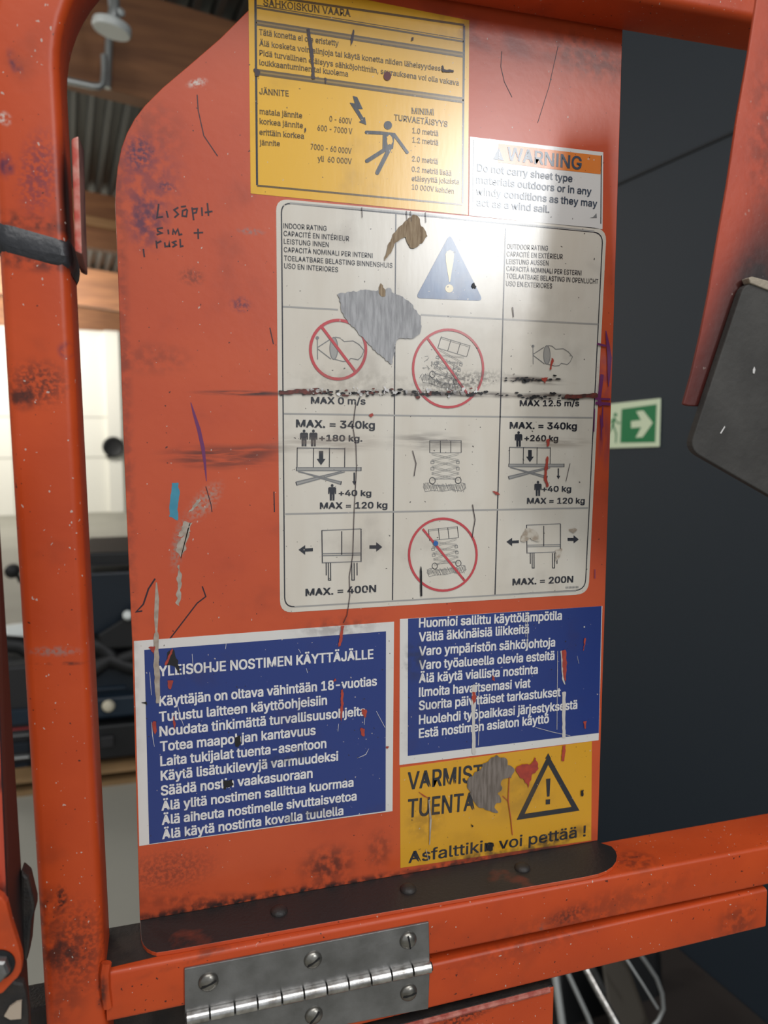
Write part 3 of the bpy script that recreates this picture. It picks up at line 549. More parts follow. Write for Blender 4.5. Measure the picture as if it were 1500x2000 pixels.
i = wallink(2); i.poly([(290, 1290), (385, 1280), (385, 1335), (290, 1345)]); i.poly([(330, 1215), (385, 1206), (460, 1303), (380, 1416), (325, 1420), (384, 1310)]); i.build('arrow', EXW, sg)
i = wallink(2); i.disc(168, 1240, 14); i.stroke([(160, 1262), (145, 1330)], 26); i.stroke([(150, 1320), (175, 1390), (170, 1460)], 14); i.stroke([(150, 1325), (110, 1390), (70, 1440)], 14)
i.stroke([(165, 1275), (190, 1310), (206, 1300)], 10); i.stroke([(155, 1275), (120, 1300), (110, 1340)], 10); i.build('running_figure', EXG, sg)

# machine on a pallet, seen through the gap beside the bent tube
YM = 2.85
def mq(pts, y=YM): return [at(px, py, y) for px, py in pts]
base = at_z(215, 1535, 0.0); YM = base.y
pal = empty('pallet', V((base.x, base.y, 0)), 'brown wooden pallet on the concrete floor under the dark blue machine', 'pallet')
zp = at(215, 1500, YM).z; xl, xr = at(-120, 1500, YM).x, at(420, 1500, YM).x
b = bmesh.new()
b.free()
for k in range(5): b = bmesh.new(); box(b, xl, xr, YM + k * .16, YM + k * .16 + .12, zp - .025, zp); link('deck_board', b, PALLET, pal)
b = bmesh.new()
b.free()
for k in range(3): x = xl + (xr - xl - .1) * k / 2; b = bmesh.new(); box(b, x, x + .1, YM, YM + .76, .022, zp - .025); link('bearer', b, PALLET, pal)
b = bmesh.new()
b.free()
for k in range(3): y = YM + k * .33; b = bmesh.new(); box(b, xl, xr, y, y + .1, 0, .022); link('bottom_board', b, PALLET, pal)
mc = empty('machine', V((base.x, YM + .1, zp)), 'dark blue workshop machine with black lid and cream knob on the pallet', 'machine')
def slab(name, x0, x1, y0, y1, ya, yb, m, par, bev=.01):
    p0, p1 = at(x0, y1, ya), at(x1, y0, ya); p0.z = max(p0.z, zp + .001) if y1 >= 1490 else p0.z; bb = bmesh.new(); box(bb, p0.x, p1.x, ya, yb, p0.z, p1.z); return link(name, bb, m, par, bevel=bev)
slab('body', 160, 330, 1112, 1500, YM + .12, YM + .6, MBLUE, mc)
slab('lid', 150, 340, 1074, 1108, YM + .08, YM + .62, MBLACK, mc)
slab('lid_trim', 150, 340, 1099, 1105, YM + .07, YM + .082, MGREY, mc, 0)
slab('base', 60, 330, 1405, 1500, YM + .03, YM + .12, MBLACK, mc)
slab('front_panel', 150, 330, 1352, 1408, YM + .05, YM + .12, MBLUE2, mc)
slab('rail', 150, 245, 1341, 1352, YM + .02, YM + .05, MBLUE2, mc)
b = bmesh.new(); lathe(b, at(213, 1374, YM + .05), (0, -1, 0), [(.012, 0), (.012, .02), (.024, .022), (.028, .035), (.02, .05), (.004, .055)]); link('knob', b, CREAMK, mc, True)
b = bmesh.new(); pts = [at(*p, YM + .08) for p in ((175, 1255), (200, 1262), (225, 1290), (262, 1280), (300, 1250))]; tube(b, pts, .045); tube(b, [at(*p, YM + .07) for p in ((180, 1310), (215, 1285), (250, 1300), (300, 1310))], .04); link('hose', b, MBLACK, mc, True)
b = bmesh.new(); hexa(b, [at(*p, YM + .04) for p in ((190, 1240), (262, 1195), (330, 1190), (330, 1262), (200, 1268))], [at(*p, YM + .12) for p in ((190, 1240), (262, 1195), (330, 1190), (330, 1262), (200, 1268))]); link('hood', b, MBLACK, mc, bevel=.01)
b = bmesh.new(); lathe(b, at(250, 1202, YM + .02), (0, -1, .3), [(.022, -.02), (.022, .02), (.014, .03)]); link('cap', b, LAMPW, mc, True)
slab('bracket', 196, 222, 1438, 1462, YM + .01, YM + .03, MGREY, mc, .004)
tb = empty('tool_cabinet', V((at(40, 1500, YM).x, YM + .14, zp)), 'grey and blue tool cabinet seen in the narrow gap left of the bent tube', 'cabinet')
slab('body', -60, 58, 1300, 1512, YM + .13, YM + .5, MGREY, tb)
slab('drawer', -60, 58, 1385, 1425, YM + .11, YM + .13, MBLUE2, tb, .003)
slab('red_strip', -60, 58, 1424, 1434, YM + .105, YM + .13, REDP, tb, .002)
slab('handle', -60, 58, 1436, 1448, YM + .1, YM + .13, GALV, tb, .003)
slab('drawer', -60, 58, 1450, 1480, YM + .11, YM + .13, MBLUE, tb, .003)
slab('handle', -60, 58, 1481, 1490, YM + .1, YM + .13, GALV, tb, .003)
slab('drawer', -60, 58, 1492, 1512, YM + .11, YM + .13, MBLUE, tb, .003)
b = bmesh.new(); tube(b, [at(*p, YM + .2) for p in ((-40, 1270), (0, 1256), (40, 1260), (60, 1272))], .04); t = link('hose', b, MBLACK, None, True)
tag(t, 'black hose lying on top of the grey tool cabinet', 'hose')
b = bmesh.new(); q = at(26, 1243, YM + .4); lathe(b, q, (1, 0, .1), [(.05, -.2), (.06, 0), (.05, .2)]); t = link('roll', b, LAMPW, None, True)
tag(t, 'pale roll behind the black hose above the tool cabinet', 'roll')
fq = at(28, 1112, 5.5); b = bmesh.new(); lathe(b, fq, (0, -1, 0), [(.03, 0), (.05, .03), (.05, .1), (.02, .12)]); tube(b, [fq, fq + V((.04, 0, -.1))], .015)
t = link('valve', b, MBLACK, None, True); tag(t, 'small dark fitting in front of the pale wall, seen left of the bent tube', 'valve')

b = bmesh.new(); rbox(b, .6, 3.4, .55, 1.685, .0005, .012)  # thin dark brown sheet laid over the floor beside the wall
tag(link('dark_floor_sheet', b, mat('floor_dark_brown', (.022, .016, .013), .8, bump=.3, bscale=60)), 'dark brown sheet on the floor along the slate wall', 'mat')
# cart below the rail at right
Yc = .95
ct = empty('cart', V((at(1180, 1950, Yc).x, Yc, 0)), 'dark wire cart with chrome tubes standing on the floor below the lower orange tube', 'cart')
ext = lambda p, q, y0, y1: [at(*p, y0), at(*q, y1)]
b = bmesh.new(); tube(b, [at(1138, 1880, Yc), at(1172, 1942, Yc - .05), at(1205, 2000, Yc - .1), at(1290, 2150, Yc - .2)], .009, 12); link('chrome_tube', b, BRIGHT, ct, True)
b = bmesh.new(); tube(b, [at(1150, 1885, Yc + .03), at(1175, 1935, Yc + .03)], .012, 12); link('sleeve', b, STEEL, ct, True)
for p in [((1083, 1895), (1098, 2000), (1108, 2070), .009), ((1104, 1890), (1148, 1985), (1175, 2060), .006), ((1215, 1860), (1254, 1920), (1285, 1970), .003)]:
    b = bmesh.new(); tube(b, [at(*p[0], Yc), at(*p[1], Yc - .04), at(*p[2], Yc - .06)], p[3], 10); link('bar', b, GALV, ct, True)
b = bmesh.new(); tube(b, [at(*p, Yc) for p in ((1240, 1850), (1262, 1880), (1282, 1910), (1293, 1940), (1296, 1970), (1286, 1992), (1270, 2010), (1240, 2025))], .005, 10); link('hoop', b, GALV, ct, True)
b = bmesh.new(); hexa(b, [at(1170, 1850, Yc + .1), at(1215, 1850, Yc + .1), at(1290, 2060, Yc), at(1200, 2060, Yc)], [at(1170, 1850, Yc + .16), at(1215, 1850, Yc + .16), at(1290, 2060, Yc + .06), at(1200, 2060, Yc + .06)]); link('side_panel', b, TAN, ct, bevel=.01)
b = bmesh.new(); hexa(b, [at(1085, 1850, Yc + .25), at(1290, 1850, Yc + .25), at(1300, 2080, Yc + .15), at(1085, 2080, Yc + .15)], [at(1085, 1850, Yc + .3), at(1290, 1850, Yc + .3), at(1300, 2080, Yc + .2), at(1085, 2080, Yc + .2)]); link('back_panel', b, MBLACK, ct, bevel=.02)

# ---------------------------------------------------------------- lift guard rail: one welded frame
def zt_(x): return 1.2565 + (x + .2) * .008
gr = empty('guard_rail', V((0, -.02, 1.1)), 'orange square tube guard frame of the lift with rounded upper left corner', 'guard rail')
sec = rrect(.037, .042, .006)
path = [(-.2133 - (1.05 - z) * .0102 * -1, -.020, z) for z in (1.05,)]
xz = lambda z: -.2198 + (1.69 - z) * .0102
path = [(xz(1.05), -.0212, 1.05), (xz(1.4), -.0212, 1.4), (xz(1.69), -.0212, 1.69)]
Rb = .110; zc = 1.9130 - Rb; xb = xz(zc)
for k in range(0, 17):
    t = math.radians(90 * k / 16); path.append((xb + Rb - Rb * math.cos(t), -.0212, zc + Rb * math.sin(t)))
path += [(.1, -.0212, 1.9135), (.45, -.0212, 1.9142)]
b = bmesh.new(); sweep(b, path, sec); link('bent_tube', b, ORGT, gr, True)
b = bmesh.new(); hh = .0346
sweep(b, [(-.197, -.0205, zt_(-.197) - hh / 2), (.45, -.0205, zt_(.45) - hh / 2)], rrect(hh, .046, .0028, 3)); link('bottom_tube', b, ORGT, gr, True)
b = bmesh.new(); pts = [at(208, 1880, -.043), at(205, 1900, -.044), at(206, 1930, -.044), at(211, 1965, -.043)]
tube(b, pts, .0032, 8); link('weld_bead', b, ORGT, gr, True)
# soot on the top face left of the panel
b = bmesh.new(); z0 = zt_(-.19) + .0003
pts = [(-.198, -.0395), (-.185, -.0385), (-.170, -.0375), (-.155, -.036), (-.14, -.03), (-.14, .0015), (-.198, .0015)]
prism(b, [(x, y, zt_(x) + .0002) for x, y in pts], (0, 0, .0003)); link('soot_patch', b, SOOT_SHADE, gr)
# black tape round the bent tube
b = bmesh.new(); za, zb = at(60, 512, -.042).z, at(60, 448, -.042).z; cx = xz((za + zb) / 2); n = 8
rings = []; rnd = random.Random(4)
for k in range(n + 1):
    f = k / n; g = .0004 + .0017 * math.sin(math.pi * f) ** .6
    rings.append([b.verts.new((cx + u + (xz(za + (zb - za) * f) - cx), -.020 + v, za + (zb - za) * f + (-.004 * (u / .02)) + rnd.uniform(-.0014, .0014))) for u, v in rrect(.037 + 2 * g, .042 + 2 * g, .007)])
for a_, c_ in zip(rings, rings[1:]):
    for k in range(len(a_)): b.faces.new((a_[k], a_[(k + 1) % len(a_)], c_[(k + 1) % len(a_)], c_[k]))
o = link('tape_band', b, TAPE, gr, True); tag(o, 'glossy black tape wrapped round the bent tube')
# flat lug on the right side of the tube
b = bmesh.new()
Yf = -.052
A = [at(*p, Yf) for p in ((139, 270), (154, 264), (161, 497), (146, 490))]
x_in = xz(1.73) + .0178
hexa(b, A, [V((p.x + .0005, -.030, p.z - (.008 if k > 1 else .0))) for k, p in enumerate(A)])
b.faces.ensure_lookup_table(); b.faces[3].material_index = 1; b.faces[4].material_index = 1  # side faces take a dark colour, their shade painted in
link('lug', b, [mat('lug_paint', (.50, .075, .05), .35, bump=.3, bscale=160, col2=(.62, .30, .24), var=.1, vscale=70), mat('lug_flank_shade', (.05, .028, .028), .5, col2=(.16, .09, .075), var=.06, vscale=60)], gr, bevel=.0012)
# lower frame, hinged to the upper one
lr = empty('lower_rail', V((.06, -.02, 1.1)), 'lower orange square tube hinged below the guard frame', 'rail')
xl2, xr2 = at(366, 1990, -.044).x, at(1497, 1770, -.044).x
zl = lambda x: 1.1998 + (x - .03) * .022
b = bmesh.new(); sweep(b, [(xl2, -.0205, zl(xl2)), (xr2, -.0205, zl(xr2))], rrect(.0345, .047, .0025, 3)); link('tube', b, ORGT, lr, True)
kp = empty('kick_plate', V((-.02, -.02, 1.05)), 'orange plate with worn pinkish upper edge under the lower tube', 'plate')
e0, e1 = at(560, 2060, -.045), at(1083, 1926, -.045)
b = bmesh.new(); hexa(b, [(e0.x, -.045, 1.06), (e1.x, -.045, 1.06), (e1.x, .0, 1.06), (e0.x, .0, 1.06)], [(e0.x, -.045, e0.z), (e1.x, -.045, e1.z), (e1.x, .0, e1.z), (e0.x, .0, e0.z)])
b.faces.ensure_lookup_table(); b.faces[1].material_index = 1  # black top face: grime plus the painted shade of the gap
link('sheet', b, [ORGT, SOOT_SHADE], kp, bevel=.0015)
b = bmesh.new(); tube(b, [e0 + (e1 - e0) * .02 + V((0, .0005, -.0022)), e1 - (e1 - e0) * .02 + V((0, .0005, -.0022))], .0022, 8)
o = link('worn_edge', b, mat('worn_pink', (.46, .16, .12), .5, bump=.6, bscale=300, col2=(.32, .06, .04), var=.1, vscale=130), kp, True)
# black cross bar behind the tubes
b = bmesh.new(); p = at(75, 1970, .003); box(b, -.36, -.135, .003, .03, p.z - .08, p.z)
tag(link('cross_bar', b, SOOT_SHADE, None, bevel=.002), 'black bar crossing low behind the bottom of the bent tube', 'bar')

# ---------------------------------------------------------------- sign panel with its stickers
sp = empty('sign_panel', V((0, 0, zt_(0) + .003)), 'orange sheet metal sign panel covered with warning stickers inside the guard frame', 'panel')
zf = lambda x: zt_(x) + .003
out = [(258, 1250), (247, 1000), (241, 850), (234, 640), (228, 470), (225, 400), (226.5, 360), (230, 325), (237, 290), (248, 260), (263, 232), (283, 206), (318, 171), (370, 127), (430, 75), (500, 5), (560, -60)]
pl = [(-.1772, zf(-.177))] + [(at(*p).x, at(*p).z) for p in out] + [(.184, 1.905), (.1835, 1.897), (.1847, 1.598), (.1858, zf(.1858))]
# smooth the big corner slightly, then give the sheet its thickness
b = bmesh.new(); prism(b, [(x, 0, z) for x, z in pl], (0, .003, 0)); link('sheet', b, ORG, sp, bevel=.0004)
fz = 1.2585
fp = [at_z(*p, fz) for p in ((275, 1828), (276, 1838), (280, 1848), (287, 1856), (296, 1861), (306, 1864), (340, 1859), (740, 1790), (1140, 1722), (1168, 1716), (1184, 1710), (1196, 1702), (1203, 1692), (1205, 1681), (1202, 1671), (1194, 1662))]
ring = [V((-.1772, .003, zf(-.1772)))] + [V((p.x, p.y, zf(p.x))) for p in fp] + [V((.1865, -.004, zf(.186))), V((.1858, .003, zf(.1858)))]
b = bmesh.new(); fs = hexa(b, [p - V((0, 0, .0029)) for p in ring], ring, 0); fs[1].material_index = 1
link('flange', b, [ORG, FLANGE], sp, bevel=.0004)
for px, py in ((545, 1776), (797, 1735), (1020, 1695)):
    c = at_z(px, py, zf(0) + .001); b = bmesh.new()
    c.z = zf(c.x)
    lathe(b, c, (0, 0, 1), [(.0062, 0), (.006, .0012), (.0045, .0026), (.002, .0032), (.0002, .0033)], 20); link('bolt', b, SOOT_SHADE, sp, True)

T0 = -.00015
def pan(k, ox=0, oy=0, sc=1):                # ink on the panel, k layers of print above the sheet
    y = T0 * k; return Ink(lambda a, c: at(a, c, 0) + V((0, y, 0)), (0, -1, 0), ox, oy, sc)
def arc(cx, cy, r, a0, a1, n=6):
    return [(cx + r * math.cos(math.radians(a0 + (a1 - a0) * k / n)), cy + r * math.sin(math.radians(a0 + (a1 - a0) * k / n))) for k in range(n + 1)]
def sticker(name, pts, m, label):
    bm_ = bmesh.new(); prism(bm_, [at(*p) - V((0, .00002, 0)) for p in pts], (0, T0 - .00003, 0)); o = link(name, bm_, m, sp); o['label'] = label; return o
def rq(tl, tr, br, bl, r):                   # quad with rounded corners, in pixels
    P = [V((*p, 0)) for p in (tl, tr, br, bl)]; out_ = []
    for k in range(4):
        p, a, c = P[k], P[k - 1], P[(k + 1) % 4]
        u = (a - p).normalized() * r; v = (c - p).normalized() * r
        for j in range(6):
            t = j / 5; q = (p + u) * (1 - t) ** 2 + p * 2 * t * (1 - t) + (p + v) * t * t; out_.append((q.x, q.y))
    return out_

# 1 -- white capacity notice
A1 = sticker('capacity_sticker', rq((539, 388), (1184.5, 447), (1149, 1160), (547, 1197), 24), CREAM, 'large cream sticker with load and wind ratings in a grid')
i = pan(2); i.stroke(rq((549.5, 396), (1177, 455), (1142.5, 1152), (556, 1186), 20), 2.6, True)
for l in (((773, 418), (770, 800), (766.5, 1172)), ((987, 446), (977, 800), (966.5, 1161))): i.stroke(l, 2.6)
i.build('grid_line', INK, A1, True)
i = pan(2)
for l in (((552, 599), (660, 605)), ((822, 615), (1168, 633.5)), ((554, 808), (880, 813), (1157, 816)), ((557, 1004), (767, 999.5), (1148, 992))): i.stroke(l, 3.4)
i.stroke(((566, 397), (800, 416), (1000, 436), (1160, 452)), 3.6); i.stroke(((575, 1185), (850, 1169), (1125, 1154)), 3)
i.build('divider', INKL, A1, True)
K5 = (530, 380, 1500 / 350); K6 = (780, 400, 1500 / 440); K7 = (530, 780, 1500 / 350); K8 = (770, 780, 1500 / 450)
i = pan(3, *K5)
for t, p0, p1 in (("INDOOR RATING", (100, 282), (462, 305)), ("CAPACITÉ EN INTÉRIEUR", (102, 346), (650, 390)), ("LEISTUNG INNEN", (104, 412), (480, 441)),
                  ("CAPACITÀ NOMINALI PER INTERNI", (104, 481), (846, 532)), ("TOELAATBARE BELASTING BINNENSHUIS", (106, 553), (1012, 614)), ("USO EN INTERIORES", (107, 617), (557, 650))):
    i.text(t, p0, p1, 42, 2)
i.text("MAX 0 m/s", (330, 1750), (787, 1757), 56, 8)
i.t = K6
for t, p0, p1 in (("OUTDOOR RATING", (716, 293), (988, 306)), ("CAPACITÉ EN EXTÉRIEUR", (714, 343), (1086, 362)), ("LEISTUNG AUSSEN", (712, 394), (992, 404)),
                  ("CAPACITÀ NOMINALI PER ESTERNI", (712, 440), (1210, 470)), ("TOELAATBARE BELASTING IN OPENLUCHT", (712, 489), (1322, 527)), ("USO EN EXTERIORES", (710, 540), (1015, 557))):
    i.text(t, p0, p1, 33, 2)
i.text("MAX 12.5 m/s", (800, 1340), (1195, 1340), 38, 8)
i.t = K7
for t, p0, p1, c in (("MAX. = 340kg", (205, 232), (865, 246), 62), ("+180 kg.", (400, 346), (760, 352), 50), ("+40 kg", (562, 806), (835, 808), 48), ("MAX = 120 kg", (405, 916), (970, 909), 52), ("MAX. = 400N", (285, 1645), (876, 1610), 58)):
    i.text(t, p0, p1, c, 9)
i.t = K8
for t, p0, p1, c in (("MAX. = 340kg", (750, 190), (1187, 195), 43), ("+260 kg", (845, 270), (1065, 273), 38), ("+40 kg", (960, 600), (1150, 600), 36), ("MAX = 120 kg", (862, 679), (1238, 677), 37), ("MAX. = 200N", (768, 1210), (1163, 1190), 42)):
    i.text(t, p0, p1, c, 9)
i.build('lettering', INK, A1, True)
i = pan(3, *K8)
for k in range(9): i.stroke([(1118 + 9.5 * k, 1232 - .4 * k), (1118 + 9.5 * k, 1218 - .4 * k)], 5)
i.build('part_number', INKG, A1)
# warning triangle
i = pan(3, *K6); tri = []
P = [V((p[0], p[1], 0)) for p in ((335, 195), (556, 640), (106, 622))]
for k in range(3):
    p, a, c = P[k], P[k - 1], P[(k + 1) % 3]; u = (a - p).normalized() * 38; v = (c - p).normalized() * 38
    for j in range(6): t = j / 5; q = (p + u) * (1 - t) ** 2 + p * 2 * t * (1 - t) + (p + v) * t * t; tri.append((q.x, q.y))
i.poly(tri); wt = i.build('warning_triangle', NAVY, A1)
i = pan(4, *K6); i.poly([(306, 330), (313, 312), (335, 303), (357, 312), (363, 332), (358, 380), (347, 440), (336, 515), (330, 515), (318, 440), (308, 380)]); i.disc(330, 558, 27); i.build('exclamation_mark', BIV, A1)
# prohibition rings
def ban(k, c, rx, ry, wd, a, d):
    i = pan(4, *k); i.ring(c[0], c[1], rx, ry, wd); i.stroke([a, d], wd); i.build('prohibition_ring', INKR, A1)
ban(K5, (558, 1298), 232, 246, 24, (414, 1100), (704, 1484)); ban(K6, (323, 1090), 233, 258, 16, (186, 888), (463, 1274)); ban(K8, (315, 1010), 220, 234, 15, (184, 843), (456, 1178))
def wind(k, x, y, s, grey=True):
    T = lambda pts: [(x + a * s, y + c * s) for a, c in pts]
    i = pan(3, *k); i.stroke(T([(0, -95), (2, 95)]), 7 * s); i.disc(x, y - 85 * s, 14 * s, 14 * s)
    i.stroke(T([(0, -4), (110, -75)]), 7 * s); i.stroke(T([(0, 4), (115, 92)]), 7 * s); i.stroke(i.ell(x + 138 * s, y + 2 * s, 33 * s, 92 * s, 28), 7 * s, True)
    i.stroke(T([(150, -92), (190, -85), (225, -55), (300, -60), (350, -30), (392, 20), (370, 70), (340, 98), (280, 85), (260, 108), (215, 112), (140, 92)]), 6 * s)
    i.build('wind_pictogram', INKG, A1)
    i = pan(2, *k); i.poly(i.ell(x + 138 * s, y + 2 * s, 32 * s, 90 * s, 28)); i.build('wind_sock_shade', INKL, A1)
wind(K5, 384, 1285, 1.0); wind(K6, 888, 998, .67)
# person pictograms
def man(i, x, y, h):                         # x centre, y top of head, h height
    s = h / 100; i.new(); i.hold = True; i.disc(x, y + 9 * s, 8 * s, 9 * s)
    i.poly([(x - 24 * s, y + 24 * s), (x - 18 * s, y + 19 * s), (x + 18 * s, y + 19 * s), (x + 24 * s, y + 24 * s), (x + 24 * s, y + 60 * s), (x + 17 * s, y + 60 * s), (x + 15 * s, y + 34 * s), (x + 14 * s, y + 100 * s), (x + 2 * s, y + 100 * s), (x + 1.5 * s, y + 62 * s), (x - 1.5 * s, y + 62 * s), (x - 2 * s, y + 100 * s), (x - 14 * s, y + 100 * s), (x - 15 * s, y + 34 * s), (x - 17 * s, y + 60 * s), (x - 24 * s, y + 60 * s)]); i.hold = False
i = pan(3, *K7); man(i, 273, 252, 140); man(i, 351, 252, 140); man(i, 508, 708, 138); i.t = K8; man(i, 808, 207, 100); man(i, 934, 530, 98); i.build('person_pictogram', INK, A1, True)
def lift_side(k, L, cx, cy):                 # platform with scissor arms; L maps drawing units
    f = lambda pts: [(cx + a * L, cy + c * L) for a, c in pts]
    i = pan(3, *k)
    for x in (0, 136, 270, 398): i.stroke(f([(x + 2, 5), (x, 168)]), 7 * L)
    i.poly(f([(184, 32), (219, 32), (219, 98), (238, 98), (201, 150), (165, 98), (184, 98)]))
    i.stroke(f([(479, 212), (479, 290)]), 13 * L); i.poly(f([(462, 285), (497, 285), (480, 318)]))
    i.stroke(f([(-6, 166), (-6, 196)]), 6 * L); i.stroke(f([(536, 166), (536, 198)]), 6 * L); i.stroke(f([(-10, 290), (-2, 318)]), 7 * L); i.stroke(f([(372, 285), (366, 312)]), 7 * L)
    i.build('platform_pictogram', INK, A1)
    i = pan(3, *k); i.stroke(f([(0, 6), (400, 12)]), 9 * L)
    for y in (170, 196): i.stroke(f([(-6, y), (538, y)]), 6 * L)
    for a_, d_ in (((10, 205), (370, 290)), ((8, 200), (370, 312)), ((372, 202), (-6, 290)), ((400, 206), (-4, 318))): i.stroke(f([a_, d_]), 8 * L)
    i.build('platform_pictogram', INKG, A1)
    i = pan(2, *k); i.poly(f([(-6, 170), (538, 170), (538, 196), (-6, 196)])); i.poly(f([(8, 202), (24, 200), (370, 286), (366, 312), (180, 262)])); i.poly(f([(372, 202), (400, 206), (190, 262), (-2, 318), (-8, 290)])); i.build('platform_shade', INKL, A1)
lift_side(K7, 1.0, 214, 400); lift_side(K8, .665, 748, 308)
def box_end(k, L, cx, cy):
    f = lambda pts: [(cx + a * L, cy + c * L) for a, c in pts]
    i = pan(3, *k)
    for l in ([(0, 0), (4, 275)], [(166, 8), (166, 210)], [(328, -12), (328, 265)]): i.stroke(f(l), 8 * L)
    for x in (36, 54, 72, 250, 270, 294): i.stroke(f([(x, 272), (x + 1, 272 + (145 if x in (54, 72, 250, 270) else 105))]), 8 * L)
    for x in (54, 250): i.stroke(f([(x - 2, 417), (x + 24, 417)]), 7 * L)
    i.poly(f([(-195, 163), (-140, 125), (-140, 152), (-75, 148), (-75, 175), (-140, 178), (-140, 205)])); 
    i.poly(f([(505, 140), (455, 100), (455, 126), (398, 126), (398, 154), (455, 154), (455, 178)])); i.build('side_force_pictogram', INK, A1)
    i = pan(3, *k)
    for l in ([(0, 2), (328, -12)], [(4, 196), (328, 190)], [(4, 212), (328, 206)], [(4, 272), (328, 260)]): i.stroke(f(l), 7 * L)
    i.build('side_force_pictogram', INKG, A1)
box_end(K7, 1.0, 422, 1095); box_end(K8, .672, 860, 817)
def scissor(k, cx, cy, L, rot, dense=False):
    c0, s0 = math.cos(math.radians(rot)), math.sin(math.radians(rot))
    f = lambda pts: [(cx + (a * c0 - d * s0) * L, cy + (a * s0 + d * c0) * L) for a, d in pts]
    i = pan(3, *k); i.stroke(f([(0, 0), (0, 80)]), 4 * L); i.stroke(f([(70, 0), (70, 80)]), 4 * L); i.stroke(f([(137, 0), (137, 80)]), 4 * L); i.stroke(f([(205, 0), (205, 80)]), 4 * L)
    i.stroke(i.ell(*f([(17, 262)])[0], 19 * L, 21 * L, 20), 4 * L, True); i.stroke(i.ell(*f([(185, 260)])[0], 19 * L, 21 * L, 20), 4 * L, True); i.build('scissor_pictogram', INK, A1)
    i = pan(3, *k); i.stroke(f([(0, 2), (205, 2)]), 3.5 * L); i.stroke(f([(0, 80), (205, 80)]), 3.5 * L); i.stroke(f([(0, 12), (205, 12)]), 2 * L)
    for n in range(4):
        y = 84 + 42 * n
        for d in (0, 9): i.stroke(f([(12, y + d), (190, y + 42 + d)]), 1.6 * L); i.stroke(f([(190, y + d), (12, y + 42 + d)]), 1.6 * L)
        if n in (1, 2): i.stroke(f([(8, y + 8), (28, y + 8), (28, y + 24), (8, y + 24)]), 3 * L, True); i.stroke(f([(174, y + 8), (192, y + 8), (192, y + 24), (174, y + 24)]), 3 * L, True)
    i.stroke(f([(36, 250), (166, 250)]), 3 * L)
    rnd = random.Random(3)
    for n in range(36):
        x = -40 + n * 7.6; y = 282 + rnd.uniform(-6, 8); i.stroke(f([(x, y), (x + 10, y + 36 + rnd.uniform(-8, 12))]), 2.4 * L)
    i.stroke(f([(-42, 300), (-30, 278), (0, 276), (30, 292), (100, 296), (160, 288), (200, 274), (230, 282), (232, 310), (205, 330), (150, 320), (90, 330), (20, 326), (-30, 332), (-42, 300)]), 2.4 * L)
    if dense:
        for n in range(70):
            x, y = rnd.uniform(-60, 200), rnd.uniform(130, 300); i.stroke(f([(x, y), (x + rnd.uniform(-30, 30), y + rnd.uniform(8, 34))]), 2.4 * L)
    i.build('scissor_pictogram', INKG, A1)
scissor(K8, 230, 267, 1.0, 0); scissor(K8, 222, 846, .92, -6); scissor(K6, 278, 878, .98, 17, True)
# damage on the capacity notice
i = pan(6, *K5); i.rough([(552, 830), (640, 822), (780, 798), (880, 812), (990, 780), (1000, 815), (1080, 850), (1165, 905), (1205, 970), (1240, 1010), (1252, 1090), (1235, 1165), (1180, 1210), (1100, 1205), (1038, 1215), (1030, 1330), (1005, 1425), (930, 1360), (850, 1290), (760, 1190), (640, 1075), (590, 980)], 9, 26, 1)
o = i.build('peeled_patch', PEEL, A1); o['label'] = 'grey peeled patch in the middle of the cream sticker'
i = pan(7, *K5); i.rough([(1165, 185), (1200, 170), (1235, 200), (1245, 260), (1285, 300), (1305, 350), (1280, 390), (1220, 430), (1180, 450), (1140, 430), (1120, 350), (1080, 370), (1040, 400), (990, 490), (945, 560), (940, 530), (975, 430), (1030, 320), (1090, 260)], 9, 26, 2)
i.rough([(915, 740), (945, 790), (950, 850), (915, 860), (890, 820), (900, 770)], 6, 20, 3); o = i.build('dirt_smear', SMEAR, A1, True); o['label'] = 'brown glue smear beside the warning triangle'
rnd = random.Random(11)
def blobs(k, n, x0, x1, fy, spread, r0, r1, m, nm, par=None, flat=.5):
    i = pan(k)
    for _ in range(n):
        x = rnd.uniform(x0, x1); y = fy(x) + rnd.gauss(0, spread); r = rnd.uniform(r0, r1); c = rnd.randint(5, 8)
        i.poly([(x + r * rnd.uniform(.6, 1.3) * math.cos(2 * math.pi * j / c), y + r * flat * rnd.uniform(.6, 1.3) * math.sin(2 * math.pi * j / c)) for j in range(c)])
    return i.build(nm, m, par or A1)
scr = lambda x: 766 + (x - 545) * .008
blobs(7, 95, 545, 1010, scr, 2.6, 1.5, 6, DRK, 'scrape_mark', flat=.5); blobs(8, 34, 560, 930, scr, 3.5, 1.5, 5, SCR, 'scrape_mark', flat=.6)
blobs(8, 60, 600, 930, lambda x: scr(x) - 3, 4, 1, 3.5, INKW, 'scrape_mark', flat=1.2); blobs(7, 34, 1010, 1130, lambda x: 775, 3.5, 1.5, 6, DRK, 'scrape_mark', flat=.5)
blobs(7, 26, 985, 1090, lambda x: 741, 3, 1.5, 6, DRK, 'scrape_mark', flat=.45)
i = pan(8); i.rough([(545, 763), (620, 759), (625, 768), (545, 771)], 2, 8, 5); i.rough([(1100, 771), (1165, 768), (1165, 777), (1100, 778)], 2, 8, 6); i.build('scrape_mark', SCR, A1, True)
i = pan(7, *K7); i.stroke([(705, 40), (690, 150), (680, 230), (705, 380), (712, 560), (700, 760), (688, 1000), (680, 1300), (650, 1480), (655, 1640), (632, 1800), (600, 1870)], 6)
i.t = (0, 0, 1); i.stroke([(922, 985), (927, 1015), (921, 1050)], 1.6); i.stroke([(805, 880), (812, 905), (808, 930)], 1.5); i.stroke([(1104, 940), (1112, 905)], 1.2); i.stroke([(1000, 600), (1002, 620)], 1.6)
